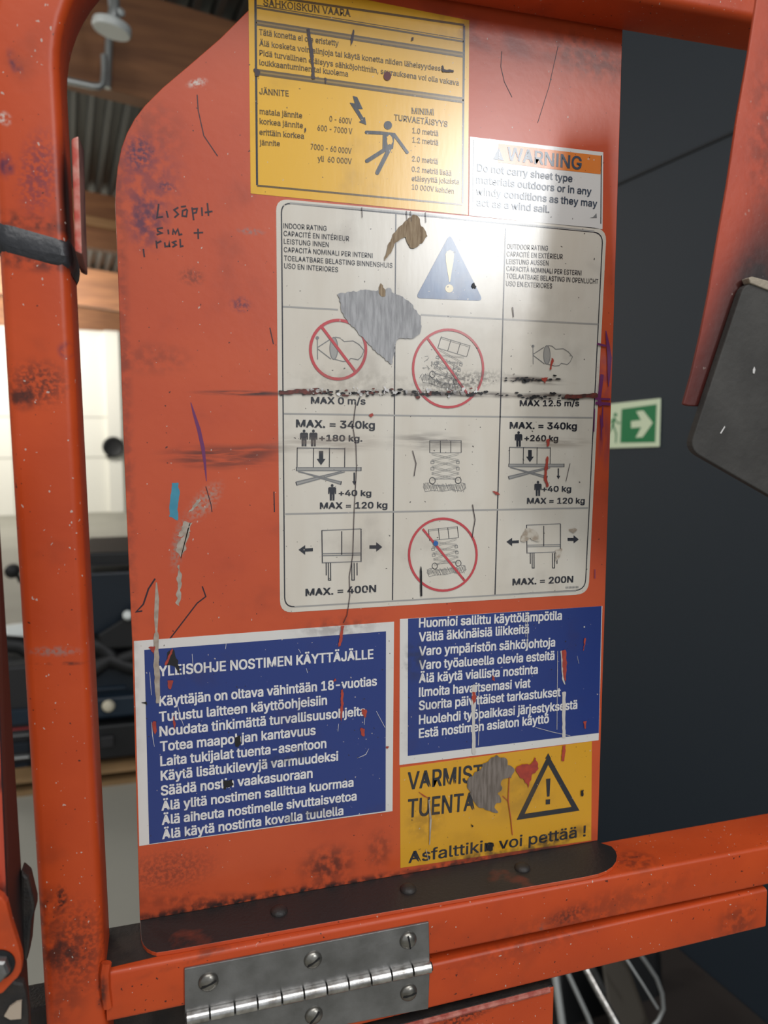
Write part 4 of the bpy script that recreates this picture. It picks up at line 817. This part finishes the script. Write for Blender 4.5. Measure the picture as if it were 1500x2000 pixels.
for x in (793, 801, 830, 706): i.stroke([(x, 405 + (x - 700) * .08), (x + 1, 425 + (x - 700) * .08)], 1.3)
i.build('crack', MARK, A1, True)
i = pan(7, *K8); i.poly([(166, 1120), (171, 1082), (178, 1120), (180, 1280), (168, 1280)]); i.t = K6; i.rough([(478, 540), (492, 520), (500, 535), (514, 545), (505, 560), (488, 555)], 4, 12, 8); i.t = K7; i.rough([(1240, 1440), (1250, 1390), (1258, 1450), (1254, 1630), (1245, 1630)], 2, 30, 9); i.build('ink_mark', DRK, A1, True)
i = pan(8, *K8); i.disc(267, 936, 16, 17); i.build('blue_dot', mat('dot_blue', (.03, .12, .36), .4), A1)
i = pan(7, *K8); i.rough([(988, 260), (1008, 255), (1005, 300), (990, 310)], 3, 12, 1); i.rough([(985, 370), (1000, 372), (995, 450), (988, 500), (1000, 560), (988, 572), (970, 520), (975, 440)], 4, 14, 2); i.rough([(635, 596), (665, 600), (685, 620), (660, 622)], 2, 10, 3); i.t = K6; i.rough([(1010, 1020), (1025, 1030), (1005, 1100), (995, 1095)], 3, 14, 4); i.rough([(940, 1150), (985, 1150), (965, 1195)], 4, 12, 5); i.t = K7; i.rough([(812, 130), (845, 112), (852, 135), (830, 152)], 3, 12, 6); i.build('rust_chip', CHIPO, A1, True)
i = pan(7, *K8); i.rough([(860, 838), (900, 845), (935, 880), (942, 928), (910, 915), (880, 905), (845, 930), (815, 915), (825, 880)], 6, 14, 3); i.rough([(1040, 985), (1090, 965), (1080, 1010), (1045, 1060), (1050, 1010)], 5, 14, 6); i.rough([(1130, 850), (1165, 838), (1190, 845), (1160, 870)], 4, 12, 4); i.build('dirt_smear', mat('smear_thin', (.36, .29, .22), .6, col2=(.55, .50, .42), var=.1, vscale=220), A1, True)

# 2 -- yellow electric shock notice
K2 = (450, 0, 3)
A2 = sticker('voltage_sticker', [(485, -24), (500, -38), (560, -31), (916.3, 40), (914, 420), (489.5, 378)], YEL, 'yellow sticker about electric shock with falling figure')
i = pan(2, *K2); i.poly([(139, -60), (153, -60), (162, 1085), (150, 1085)]); i.poly([(1362, 150), (1375, 152), (1364, 1192), (1354, 1190)]); i.build('frame_line', INK, A2, True)
i = pan(2, *K2)
for p0, p1, wd in (((150, -30), (1370, 148), 14), ((150, 45), (1365, 245), 12), ((150, 45 - 14), (1365, 231), 5), ((150, 122), (1365, 312), 12), ((150, 144), (1365, 334), 12), ((150, 410), (1365, 578), 12), ((150, 433), (1365, 600), 13), ((155, 1088), (1358, 1200), 11)): i.stroke([p0, p1], wd)
i.build('rule', INKB, A2, True)
i = pan(2, *K2)
for p0, p1, wd in (((150, 133), (1365, 323), 12), ((150, 422), (1365, 589), 12)): i.stroke([p0, p1], wd)
i.build('rule', mat('ink_olive', (.30, .18, .03), **STK), A2, True)
i = pan(3, *K2)
for t, p0, p1, c in (("SÄHKÖISKUN VAARA", (192, 36), (705, 100), 42), ("Tätä konetta ei ole eristetty", (168, 205), (635, 272), 34), ("Älä kosketa voimalinjoja tai käytä konetta niiden läheisyydessä", (168, 268), (1250, 420), 32),
                     ("Pidä turvallinen etäisyys sähköjohtimiin, seurauksena voi olla vakava", (168, 325), (1338, 502), 32), ("loukkaantuminen tai kuolema", (168, 382), (690, 450), 32), ("JÄNNITE", (168, 552), (342, 566), 34),
                     ("matala jännite", (170, 668), (420, 694), 32), ("korkea jännite", (170, 726), (425, 752), 32), ("erittäin korkea", (170, 790), (432, 814), 32), ("jännite", (170, 850), (290, 857), 30),
                     ("0 - 600V", (580, 712), (712, 728), 32), ("600 - 7000 V", (510, 765), (715, 786), 32), ("7000 - 60 000V", (470, 875), (710, 902), 32), ("yli  60 000V", (510, 945), (712, 962), 32),
                     ("MINIMI", (1060, 666), (1192, 676), 34), ("TURVAETÄISYYS", (958, 705), (1272, 745), 34), ("1.0 metriä", (1065, 780), (1218, 798), 31), ("1.2 metriä", (1065, 835), (1218, 852), 31), ("2.0 metriä", (1062, 945), (1215, 962), 31),
                     ("0.2 metriä lisää", (1062, 1005), (1295, 1030), 30), ("etäisyyttä jokaista", (1062, 1060), (1340, 1080), 30), ("10 000V kohden", (1062, 1110), (1310, 1135), 30)):
    i.text(t, p0, p1, c, 2, True)
i.build('lettering', mat('ink_soft', (.075, .05, .015), **STK), A2, True)
i = pan(3, *K2); i.disc(922, 735, 24, 25); i.stroke([(798, 776), (880, 780), (962, 790)], 19); i.disc(796, 776, 9.5); i.stroke([(956, 786), (1034, 893)], 20); i.disc(1034, 893, 10)
i.poly([(892, 786), (962, 784), (952, 872), (890, 872)]); i.stroke([(922, 866), (800, 944)], 22); i.disc(799, 944, 11); i.stroke([(936, 862), (860, 1012)], 25); i.disc(860, 1013, 12); i.build('falling_figure', INK, A2)
i = pan(4, *K2); i.rough([(915, 805), (935, 790), (950, 830), (940, 850), (918, 848)], 4, 10, 3); i.build('worn_spot', YEL, A2)
i = pan(3, *K2); i.poly([(716, 563), (742, 570), (760, 608), (775, 640), (748, 640), (778, 690), (788, 688), (795, 733), (752, 716), (764, 707), (698, 603), (728, 608)]); i.build('lightning_bolt', INK, A2)
i = pan(5, *K2); i.disc(918, 448, 22, 26); i.build('dark_red_blot', mat('blot', (.12, .02, .025), .5), A2)
i = pan(5, *K2); i.rough([(445, 170), (462, 170), (485, 300), (492, 440), (480, 460), (468, 340)], 3, 20, 1); i.rough([(716, 175), (725, 178), (720, 230), (705, 275), (704, 235)], 2, 14, 2); i.rough([(135, 410), (150, 395), (172, 425), (165, 450), (145, 452)], 5, 12, 3); i.rough([(550, 458), (562, 460), (560, 492), (553, 490)], 2, 8, 4); i.rough([(432, 755), (440, 745), (442, 770), (434, 780)], 2, 8, 5)
i.rough([(1060, 222), (1072, 222), (1070, 240), (1058, 244)], 2, 8, 1); i.rough([(1235, 388), (1244, 385), (1250, 410), (1305, 412), (1308, 425), (1240, 424)], 2, 9, 2); i.rough([(472, 430), (492, 432), (496, 466), (476, 466)], 3, 9, 6); i.build('scratch', MARK, A2, True)

# 3 -- WARNING sticker
K3 = (880, 0, 1500 / 620)
A3 = sticker('warning_sticker', [(917.5, 267), (1178, 297.5), (1176.5, 448), (916, 421)], WHITE, 'small white WARNING sticker about sheet materials with orange header')
i = pan(2, *K3); i.poly([(226, 680), (250, 682), (713, 737), (708, 824), (480, 800), (222, 768)]); i.build('header_band', HDR, A3)
i = pan(2, *K3); i.stroke([(712, 735), (709, 1058)], 5); i.stroke([(108, 660), (104, 990)], 3); i.build('frame_line', INK, A3, True)
i = pan(3, *K3); i.text("WARNING", (266, 757), (617, 803), 62, 7); i.poly([(228, 700), (250, 760), (202, 752)])
for t, p0, p1 in (("Do not carry sheet type", (125, 808), (574, 861)), ("materials outdoors or in any", (120, 865), (664, 922)), ("windy conditions as they may", (120, 920), (691, 979)), ("act as a wind sail.", (122, 972), (465, 1006))): i.text(t, p0, p1, 34, 6)
i.build('lettering', mat('ink_slate', (.05, .07, .10), **STK), A3, True)
i = pan(3, *K3); i.poly([(688, 1008), (690, 1030), (655, 1030), (672, 1026)]); i.build('mark', INKG, A3)
i = pan(4, *K3); i.text("!", (224, 748), (229, 749), 30, 4); i.build('exclamation_mark', WHITE, A3)

# 4 -- left blue notice
KB = (240, 1200, 1500 / 560)
A4 = sticker('operator_sticker', [(261.5, 1252), (769.5, 1214), (766.5, 1584), (272, 1652)], WHITE, 'blue and white general instructions sticker at lower left')
i = pan(2, *KB); i.poly([(112, 185), (1376, 88), (1374, 1027), (138, 1200)]); i.build('blue_field', BLUE, A4)
i = pan(3, *KB)
for t, p0, p1, c in (("YLEISOHJE NOSTIMEN KÄYTTÄJÄLLE", (188, 322), (1310, 230), 52), ("Käyttäjän on oltava vähintään 18-vuotias", (190, 478), (1328, 370), 50), ("Tutustu laitteen käyttöohjeisiin", (190, 560), (1068, 470), 50), ("Noudata tinkimättä turvallisuusohjeita", (192, 636), (1268, 526), 50),
                     ("Totea maapohjan kantavuus", (195, 715), (1008, 627), 50), ("Laita tukijalat tuenta-asentoon", (196, 792), (1064, 696), 50), ("Käytä lisätukilevyjä varmuudeksi", (198, 868), (1126, 762), 50), ("Säädä nostin vaakasuoraan", (199, 946), (992, 852), 50),
                     ("Älä ylitä nostimen sallittua kuormaa", (202, 1025), (1206, 898), 48), ("Älä aiheuta nostimelle sivuttaisvetoa", (204, 1099), (1222, 970), 48), ("Älä käytä nostinta kovalla tuulella", (206, 1174), (1153, 1046), 48)): i.text(t, p0, p1, c, 9)
i.build('lettering', INKW, A4, True)
i = pan(5, *KB); i.rough([(162, 90), (186, 90), (186, 200), (196, 320), (190, 460), (172, 460), (160, 250)], 4, 24, 2); o = i.build('scrape', BARE, A4, True)
i = pan(5, *KB); i.rough([(235, 200), (262, 180), (285, 235), (300, 320), (270, 270), (225, 262)], 5, 14, 4); i.rough([(582, 640), (610, 630), (620, 665), (605, 692), (590, 690)], 4, 10, 5); i.rough([(520, 868), (570, 860), (575, 890), (530, 915)], 6, 10, 6); i.rough([(95, 460), (125, 455), (128, 472)], 2, 8, 7); i.build('black_chip', DRK, A4, True)
i = pan(6, *KB)
for q, sd in (([(135, 168), (170, 165), (160, 205)], 1), ([(152, 560), (172, 556), (176, 600), (170, 630), (158, 600)], 2), ([(262, 520), (275, 560), (270, 600), (262, 570)], 3), ([(1140, 395), (1152, 390), (1152, 470), (1140, 560), (1136, 540)], 4), ([(1250, 490), (1275, 495), (1270, 540), (1248, 520)], 5), ([(1240, 590), (1265, 595), (1262, 636), (1244, 630)], 6), ([(1140, 60), (1158, 60), (1140, 160), (1125, 170)], 7), ([(235, 340), (262, 345), (255, 390), (238, 385)], 8), ([(218, 262), (258, 172), (264, 185), (230, 265)], 9), ([(1098, 350), (1112, 330), (1114, 345)], 3), ([(1370, 690), (1392, 688), (1380, 702)], 2)): i.rough(q, 3, 12, sd)
i.build('paint_chip', CHIPO, A4, True)
i = pan(5, *KB)
for l in ([(285, 470), (300, 530), (318, 580)], [(362, 205), (368, 290)], [(958, 280), (966, 305)], [(1265, 535), (1262, 575)], [(1128, 570), (1124, 610)], [(1325, 505), (1370, 590)], [(918, 180), (930, 200)], [(1285, 700), (1270, 730), (1225, 750)], [(540, 150), (536, 180)], [(150, 560), (155, 630), (165, 690)], [(140, 300), (150, 420)]): i.stroke(l, 3, taper=True)
i.build('scratch', INKW, A4, True)

# 5 -- right blue notice
KR = (760, 1170, 1500 / 460)
A5 = sticker('safety_sticker', [(781, 1209), (1176.3, 1183.5), (1169, 1445.5), (780, 1494)], WHITE, 'blue and white safety rules sticker at lower right')
i = pan(2, *KR); i.poly([(120, 125), (1352, 44), (1334, 852), (118, 998)]); i.build('blue_field', BLUE, A5)
i = pan(3, *KR)
for t, p0, p1 in (("Huomioi sallittu käyttölämpötila", (188, 180), (1098, 130)), ("Vältä äkkinäisiä liikkeitä", (188, 270), (889, 216)), ("Varo ympäristön sähköjohtoja", (188, 359), (1055, 300)), ("Varo työalueella olevia esteitä", (188, 448), (1051, 385)), ("Älä käytä viallista nostinta", (188, 533), (945, 473)),
                  ("Ilmoita havaitsemasi viat", (188, 621), (898, 560)), ("Suorita päivittäiset tarkastukset", (188, 706), (1090, 617)), ("Huolehdi työpaikkasi järjestyksestä", (188, 796), (1196, 697)), ("Estä nostimen asiaton käyttö", (188, 883), (1016, 786))): i.text(t, p0, p1, 57, 9)
i.build('lettering', INKW, A5, True)
i = pan(5, *KR); i.rough([(528, 540), (548, 545), (550, 620), (545, 780), (548, 985), (526, 985), (524, 780), (520, 640)], 3, 26, 2); i.rough([(1098, 590), (1124, 585), (1118, 760), (1120, 880), (1100, 880)], 3, 26, 3); i.rough([(1088, 330), (1100, 325), (1108, 500), (1120, 545), (1100, 520)], 3, 18, 3); i.stroke([(568, 545), (572, 760), (566, 930)], 4); i.stroke([(1070, 330), (1068, 560), (1066, 830)], 3); i.stroke([(878, 80), (880, 300)], 4); i.stroke([(866, 80), (868, 240)], 2); i.stroke([(930, 815), (1040, 845), (1150, 868)], 3); i.stroke([(1195, 360), (1205, 410)], 3, taper=True); i.disc(1240, 176, 5); i.build('scrape', mat('paper_white', (.55, .52, .48), .6), A5, True)
i = pan(6, *KR); i.rough([(1096, 330), (1122, 320), (1128, 400), (1120, 525), (1106, 500)], 3, 18, 4); i.rough([(528, 585), (548, 590), (550, 650), (535, 672), (525, 640)], 4, 14, 5); i.rough([(1235, 250), (1252, 245), (1245, 285), (1232, 330), (1238, 285)], 3, 12, 6); i.rough([(1232, 780), (1255, 775), (1250, 825), (1240, 820)], 3, 12, 7); i.rough([(655, 480), (664, 490), (672, 522), (655, 512)], 2, 10, 8); i.build('paint_chip', CHIPO, A5, True)

# 6 -- lower yellow warning
A6 = sticker('support_sticker', [(781, 1499), (1155.8, 1447.5), (1154.5, 1641), (782, 1695)], YEL2, 'yellow sticker with black warning triangle at the bottom right')
i = pan(3, *KR); i.text("VARMISTA", (116, 1212), (668, 1148), 108, 6); i.text("TUENTA", (116, 1390), (543, 1340), 114, 6); i.text("Asfalttikin voi pettää !", (122, 1680), (1250, 1508), 72, 4); i.build('lettering', INK, A6, True)
i = pan(3, *KR); i.stroke([(1012, 1022), (1186, 1334), (836, 1386)], 32, True); i.poly([(1012, 980), (1030, 1015), (992, 1015)]); i.build('warning_triangle', INK, A6)
i = pan(3, *KR); i.poly([(998, 1145), (1026, 1141), (1020, 1255), (1004, 1257)]); i.poly([(996, 1276), (1024, 1273), (1023, 1304), (996, 1307)]); i.build('exclamation_mark', INK, A6)
i = pan(6, *KR); i.rough([(560, 1090), (600, 1045), (650, 1010), (690, 992), (740, 1020), (760, 1050), (800, 1082), (772, 1130), (712, 1160), (722, 1200), (682, 1245), (720, 1285), (672, 1312), (692, 1362), (620, 1332), (552, 1310), (525, 1260), (492, 1190), (510, 1130)], 9, 22, 5); o = i.build('peeled_patch', PEELB, A6); o['label'] = 'brown grey torn patch over the end of VARMISTA'
i = pan(7, *KR); i.rough([(798, 1075), (845, 1045), (900, 1050), (925, 1000), (950, 1070), (905, 1120), (885, 1200), (850, 1140), (812, 1115)], 6, 16, 6); i.stroke([(762, 1130), (755, 1280), (772, 1400), (782, 1500)], 5); i.stroke([(720, 1250), (755, 1285)], 4); i.stroke([(186, 1225), (220, 1250), (250, 1265)], 7, taper=True); i.rough([(1102, 930), (1122, 928), (1110, 1030), (1092, 1030)], 3, 14, 3); i.build('paint_chip', CHIPO, A6, True)
i = pan(7, *KR); i.stroke([(250, 1275), (262, 1400), (255, 1560)], 14, taper=True); i.stroke([(232, 1590), (248, 1660)], 8, taper=True); i.build('scrape', BARE, A6, True)
i = pan(8, *KR); i.rough([(610, 1560), (662, 1550), (655, 1595), (620, 1605)], 7, 12, 2); i.rough([(1218, 1215), (1236, 1212), (1230, 1255), (1216, 1245)], 3, 10, 3); i.rough([(520, 1430), (535, 1440), (525, 1450)], 2, 8, 4); i.build('black_chip', DRK, A6, True)

# marks straight on the orange sheet
i = pan(1, 0, 450, 1500 / 560); i.stroke([(998, 900), (1015, 960), (1040, 1040), (1062, 1140), (1072, 1220), (1080, 1312)], 20, taper=True); o = i.build('marker_line', PURP, sp); o['label'] = 'short purple crayon line'
i = pan(7, 780, 400, 1500 / 440); i.stroke([(1370, 840), (1385, 940), (1395, 1020), (1392, 1100), (1388, 1210)], 34, taper=True); i.stroke([(1345, 1130), (1335, 1220), (1325, 1290), (1335, 1340)], 26); i.stroke([(1312, 925), (1345, 935), (1370, 940)], 14); i.stroke([(1300, 1320), (1400, 1328)], 20); i.stroke([(1298, 1290), (1400, 1296)], 14)
i.stroke([(1350, 1340), (1345, 1440), (1352, 1480)], 16, taper=True); i.t = K8; i.stroke([(1335, 100), (1345, 180), (1342, 265)], 12, taper=True); i.stroke([(1300, 60), (1295, 210)], 14, taper=True); i.stroke([(1302, 1105), (1302, 1165)], 9, taper=True); o = i.build('marker_scribble', PURP, sp, True)
i = pan(1, 0, 450, 1500 / 560); i.rough([(900, 1320), (935, 1322), (938, 1380), (928, 1450), (932, 1515), (885, 1500), (888, 1400)], 4, 18, 3); o = i.build('paint_patch', TEAL, sp); o['label'] = 'small teal paint patch'
i = pan(1, 0, 450, 1500 / 560); i.rough([(1045, 1400), (1052, 1415), (1010, 1460), (985, 1478), (1010, 1435)], 5, 12, 3); i.rough([(965, 1525), (1005, 1530), (990, 1580), (940, 1607), (925, 1600)], 6, 14, 4)
i.t = (0, 1050, 4); i.stroke([(1222, 350), (1226, 480), (1220, 620), (1222, 790)], 34, taper=True); i.t = (0, 0, 1); i.rough([(352, 1050), (372, 1020), (366, 1060), (352, 1090), (345, 1080)], 4, 7, 5); i.rough([(348, 1100), (356, 1120), (350, 1185), (344, 1180)], 3, 8, 6); i.build('bare_scrape', BARE, sp, True)
i = pan(1)
i.stroke([(385, 185), (387, 215), (398, 265), (425, 305)], 2); i.stroke([(395, 1145), (402, 1165), (385, 1178), (330, 1250)], 2.4); i.stroke([(402, 950), (412, 985), (414, 1000)], 1.6); i.stroke([(535, 960), (536, 1000)], 2); i.stroke([(527, 640), (534, 672)], 2); i.stroke([(303, 1130), (290, 1150), (280, 1180), (266, 1195), (278, 1193)], 3); i.stroke([(980, 100), (978, 130), (985, 160), (1000, 190)], 1.4); i.stroke([(1090, 90), (1072, 170), (1050, 240)], 1.2); i.stroke([(280, 486), (282, 502)], 3)
i.build('scratch', MARK, sp, True)
i = pan(1); k3 = (0, 0, 3); i.t = k3
for l in ([(930, 1195), (920, 1275), (955, 1270)], [(975, 1235), (985, 1275)], [(1045, 1215), (1020, 1230), (1045, 1255), (1022, 1275)], [(1095, 1225), (1070, 1235), (1068, 1265), (1092, 1268), (1098, 1228)], [(1060, 1212), (1090, 1208)], [(1125, 1215), (1135, 1290)], [(1130, 1225), (1155, 1222), (1150, 1245), (1132, 1250)], [(1182, 1215), (1185, 1265)], [(1215, 1190), (1222, 1265)], [(1200, 1245), (1245, 1238)],
          [(955, 1335), (922, 1340), (925, 1355), (950, 1365), (918, 1375)], [(985, 1345), (988, 1372)], [(1012, 1375), (1015, 1345), (1028, 1368), (1042, 1342), (1050, 1375), (1068, 1372)], [(1160, 1340), (1162, 1400)], [(1135, 1365), (1190, 1362)],
          [(915, 1410), (920, 1455)], [(918, 1425), (945, 1412)], [(965, 1420), (968, 1445), (990, 1442), (992, 1415), (995, 1448)], [(1035, 1412), (1012, 1420), (1032, 1435), (1010, 1448)], [(1055, 1400), (1058, 1445), (1075, 1440)]): i.stroke(l, 9.5)
o = i.build('handwriting', MARK, sp); o['label'] = 'faded handwritten note at upper left'

# ---------------------------------------------------------------- hinge
YH = -.0436
hg = empty('hinge', at(600, 1900, YH), 'steel butt hinge with slotted screws joining the two bottom tubes', 'hinge')
def leaf(pts): 
    bm_ = bmesh.new(); prism(bm_, [at(*p, YH) for p in pts], (0, -.0018, 0)); return link('leaf', bm_, STEEL, hg, bevel=.0004)
leaf([(360, 1889), (836, 1798), (838, 1884), (361, 1988)]); leaf([(361, 1996), (838, 1892), (835, 1967), (362, 2056)])
yb_ = YH - .0030; L0, L1 = at(362, 1990, yb_), at(843, 1887, yb_); cuts = [278, 387, 495, 598, 703, 803, 902, 1000, 1097, 1190, 1283, 1368]
ux = [(c / 2.2727 + 240) for c in cuts]
def bt(px): return L0 + (L1 - L0) * ((at(px, 1990 - (px - 362) * .214, yb_).x - L0.x) / (L1.x - L0.x))
for k in range(len(ux) - 1):
    p0, p1 = bt(ux[k]), bt(ux[k + 1]); d = (p1 - p0).normalized(); g = .0005 if k % 2 == 0 else .00015
    b = bmesh.new(); lathe(b, p0, d, [(.0036, g), (.0043, g + .0003), (.0043, (p1 - p0).length - .0003 - (.0002 if k % 2 else .0005)), (.0036, (p1 - p0).length - (.0002 if k % 2 else .0005))], 20); link('knuckle', b, BRIGHT, hg, True)
b = bmesh.new(); tube(b, [L0, L1], .0030, 16); link('pin', b, SLOT, hg, True)
for px, py, rpx, ang in ((407, 1917, 21, -18), (611, 1874, 20, -30), (797, 1836, 20, 80), (613, 1982, 20, -50), (798, 1938, 20, -8)):
    c = at(px, py, YH - .0018); r = rpx * .000315; b = bmesh.new()
    lathe(b, c, (0, -1, 0), [(r, 0), (r, .0006), (r * .86, .0020), (r * .55, .0030), (r * .2, .0035), (.0002, .0035)], 28); s_ = link('screw', b, SCREW, hg, True)
    t = math.radians(-ang); u = V((math.cos(t), 0, math.sin(t))); v = V((-math.sin(t), 0, math.cos(t))); cc = c + V((0, -.0030, 0)); b = bmesh.new()
    hexa(b, [cc + u * a + v * d for a, d in ((-r * .82, -.0006), (r * .82, -.0006), (r * .82, .0006), (-r * .82, .0006))], [cc + u * a + v * d + V((0, -.0007, 0)) for a, d in ((-r * .45, -.0006), (r * .45, -.0006), (r * .45, .0006), (-r * .45, .0006))])
    link('slot', b, SLOT, s_)

# ---------------------------------------------------------------- nearer pieces: left post with pivot arm, right bar with rubber pad
lp = empty('side_post', at_z(20, 2000, 1.2), 'orange post with worn black side at the left edge of the picture', 'post')
Y1, Y2 = -.095, -.055
q = lambda y, p, r: (at(*p, y), at(*r, y))
fr_t, fr_b = q(Y1, (-22, 900), (27, 2060)); bk_t, bk_b = q(Y2, (-6, 930), (66, 2060))
b = bmesh.new(); hexa(b, [fr_b, bk_b, bk_b + V((-.05, 0, 0)), fr_b + V((-.05, 0, 0))], [fr_t, bk_t, bk_t + V((-.05, 0, 0)), fr_t + V((-.05, 0, 0))])
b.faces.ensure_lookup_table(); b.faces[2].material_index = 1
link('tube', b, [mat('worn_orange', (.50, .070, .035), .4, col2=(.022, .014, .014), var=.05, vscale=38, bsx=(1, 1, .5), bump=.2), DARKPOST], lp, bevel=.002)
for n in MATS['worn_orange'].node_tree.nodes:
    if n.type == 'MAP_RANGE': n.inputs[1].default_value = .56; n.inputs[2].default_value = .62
b = bmesh.new(); prism(b, [at(*p, Y2 - .006) for p in ((40, 1700), (56, 1715), (68, 1765), (68, 1780), (62, 1800), (58, 1850), (52, 1880), (40, 1880))], (0, .012, 0)); link('weld_lump', b, SOOT_SHADE, lp, bevel=.002)
b = bmesh.new(); prism(b, [at(*p, Y1 - .001) for p in ((-60, 1905), (30, 1900), (50, 1905), (56, 1925), (60, 1960), (62, 2040), (-60, 2040))], (0, -.006, 0)); link('black_guard', b, SOOT_SHADE, lp, bevel=.002)
b = bmesh.new(); bm2 = [at(*p, Y1 - .0085) for p in ((8, 1985), (18, 1968), (32, 1958), (42, 1956), (41, 1990), (20, 1992))]; prism(b, bm2, (0, .002, 0)); link('primer_patch', b, mat('primer_beige', (.42, .34, .26), .7), lp)
ar = empty('pivot_arm', at(0, 1880, Y1 - .008), 'orange rounded pivot arm with a large bolt at the lower left corner', 'arm')
b = bmesh.new(); prism(b, [at(*p, Y1 - .0075) for p in ((-70, 1700), (-20, 1722), (0, 1735), (10, 1742), (17, 1752), (25, 1785), (36, 1820), (45, 1852), (47, 1868), (45, 1884), (38, 1896), (30, 1903), (10, 1925), (-20, 1935), (-70, 1930))], (0, -.006, 0)); link('plate', b, ORGT, ar, bevel=.001)
cb = at(-4, 1884, Y1 - .0136); b = bmesh.new(); lathe(b, cb, (0, -1, 0), [(.0085, 0), (.0085, .001), (.0055, .0015)], 28); link('washer', b, MBLACK, ar, True)
b = bmesh.new(); lathe(b, cb + V((0, -.0015, 0)), (0, -1, 0), [(.0068, 0), (.0068, .004), (.0055, .0052), (.003, .0055)], 6); link('bolt_head', b, STEEL, ar)

Yr = -.13
rb = empty('bracket_bar', at(1400, 500, Yr), 'flat orange bar slanting down at the right edge, in front of the top tube', 'bar')
pts = [(1482, -40), (1478, 0), (1462, 105), (1440, 230), (1421, 360), (1400, 480), (1385, 570), (1368, 655), (1350, 733), (1334, 790), (1345, 793), (1370, 794), (1400, 700), (1440, 600), (1540, 560), (1600, 520), (1600, -40)]
b = bmesh.new(); prism(b, [at(*p, Yr) for p in pts], (0, .0022, 0)); link('bar', b, mat('bar_paint', (.50, .072, .026), .42, grime_shade='bar', bump=.2, bscale=120, col2=(.42, .052, .020), var=.2, vscale=18), rb, bevel=.0008)
pd = empty('rubber_pad', at(1450, 750, Yr - .01), 'dark grey scuffed rubber pad with pale frayed top edge at the right edge', 'pad')
b = bmesh.new(); pp = rq((1456, 548), (1640, 600), (1620, 1035), (1346, 878), 26)
prism(b, [at(*p, Yr - .006) for p in pp], (0, .0055, 0)); link('pad', b, RUBBER, pd, bevel=.0007)
b = bmesh.new(); prism(b, [at(*p, Yr - .0072) for p in ((1462, 543), (1470, 540), (1640, 585), (1640, 606), (1500, 566), (1466, 553))], (0, .006, 0)); link('frayed_edge', b, FIBRE, pd, bevel=.0005)
b = bmesh.new(); prism(b, [at(*p, Yr - .0062) for p in ((1470, 722), (1473, 716), (1475, 722), (1473, 730), (1470, 729))], (0, -.0002, 0)); prism(b, [at(*p, Yr - .0062) for p in ((1406, 846), (1415, 832), (1416, 834), (1408, 847))], (0, -.0002, 0)); link('white_fleck', b, INKW, pd)
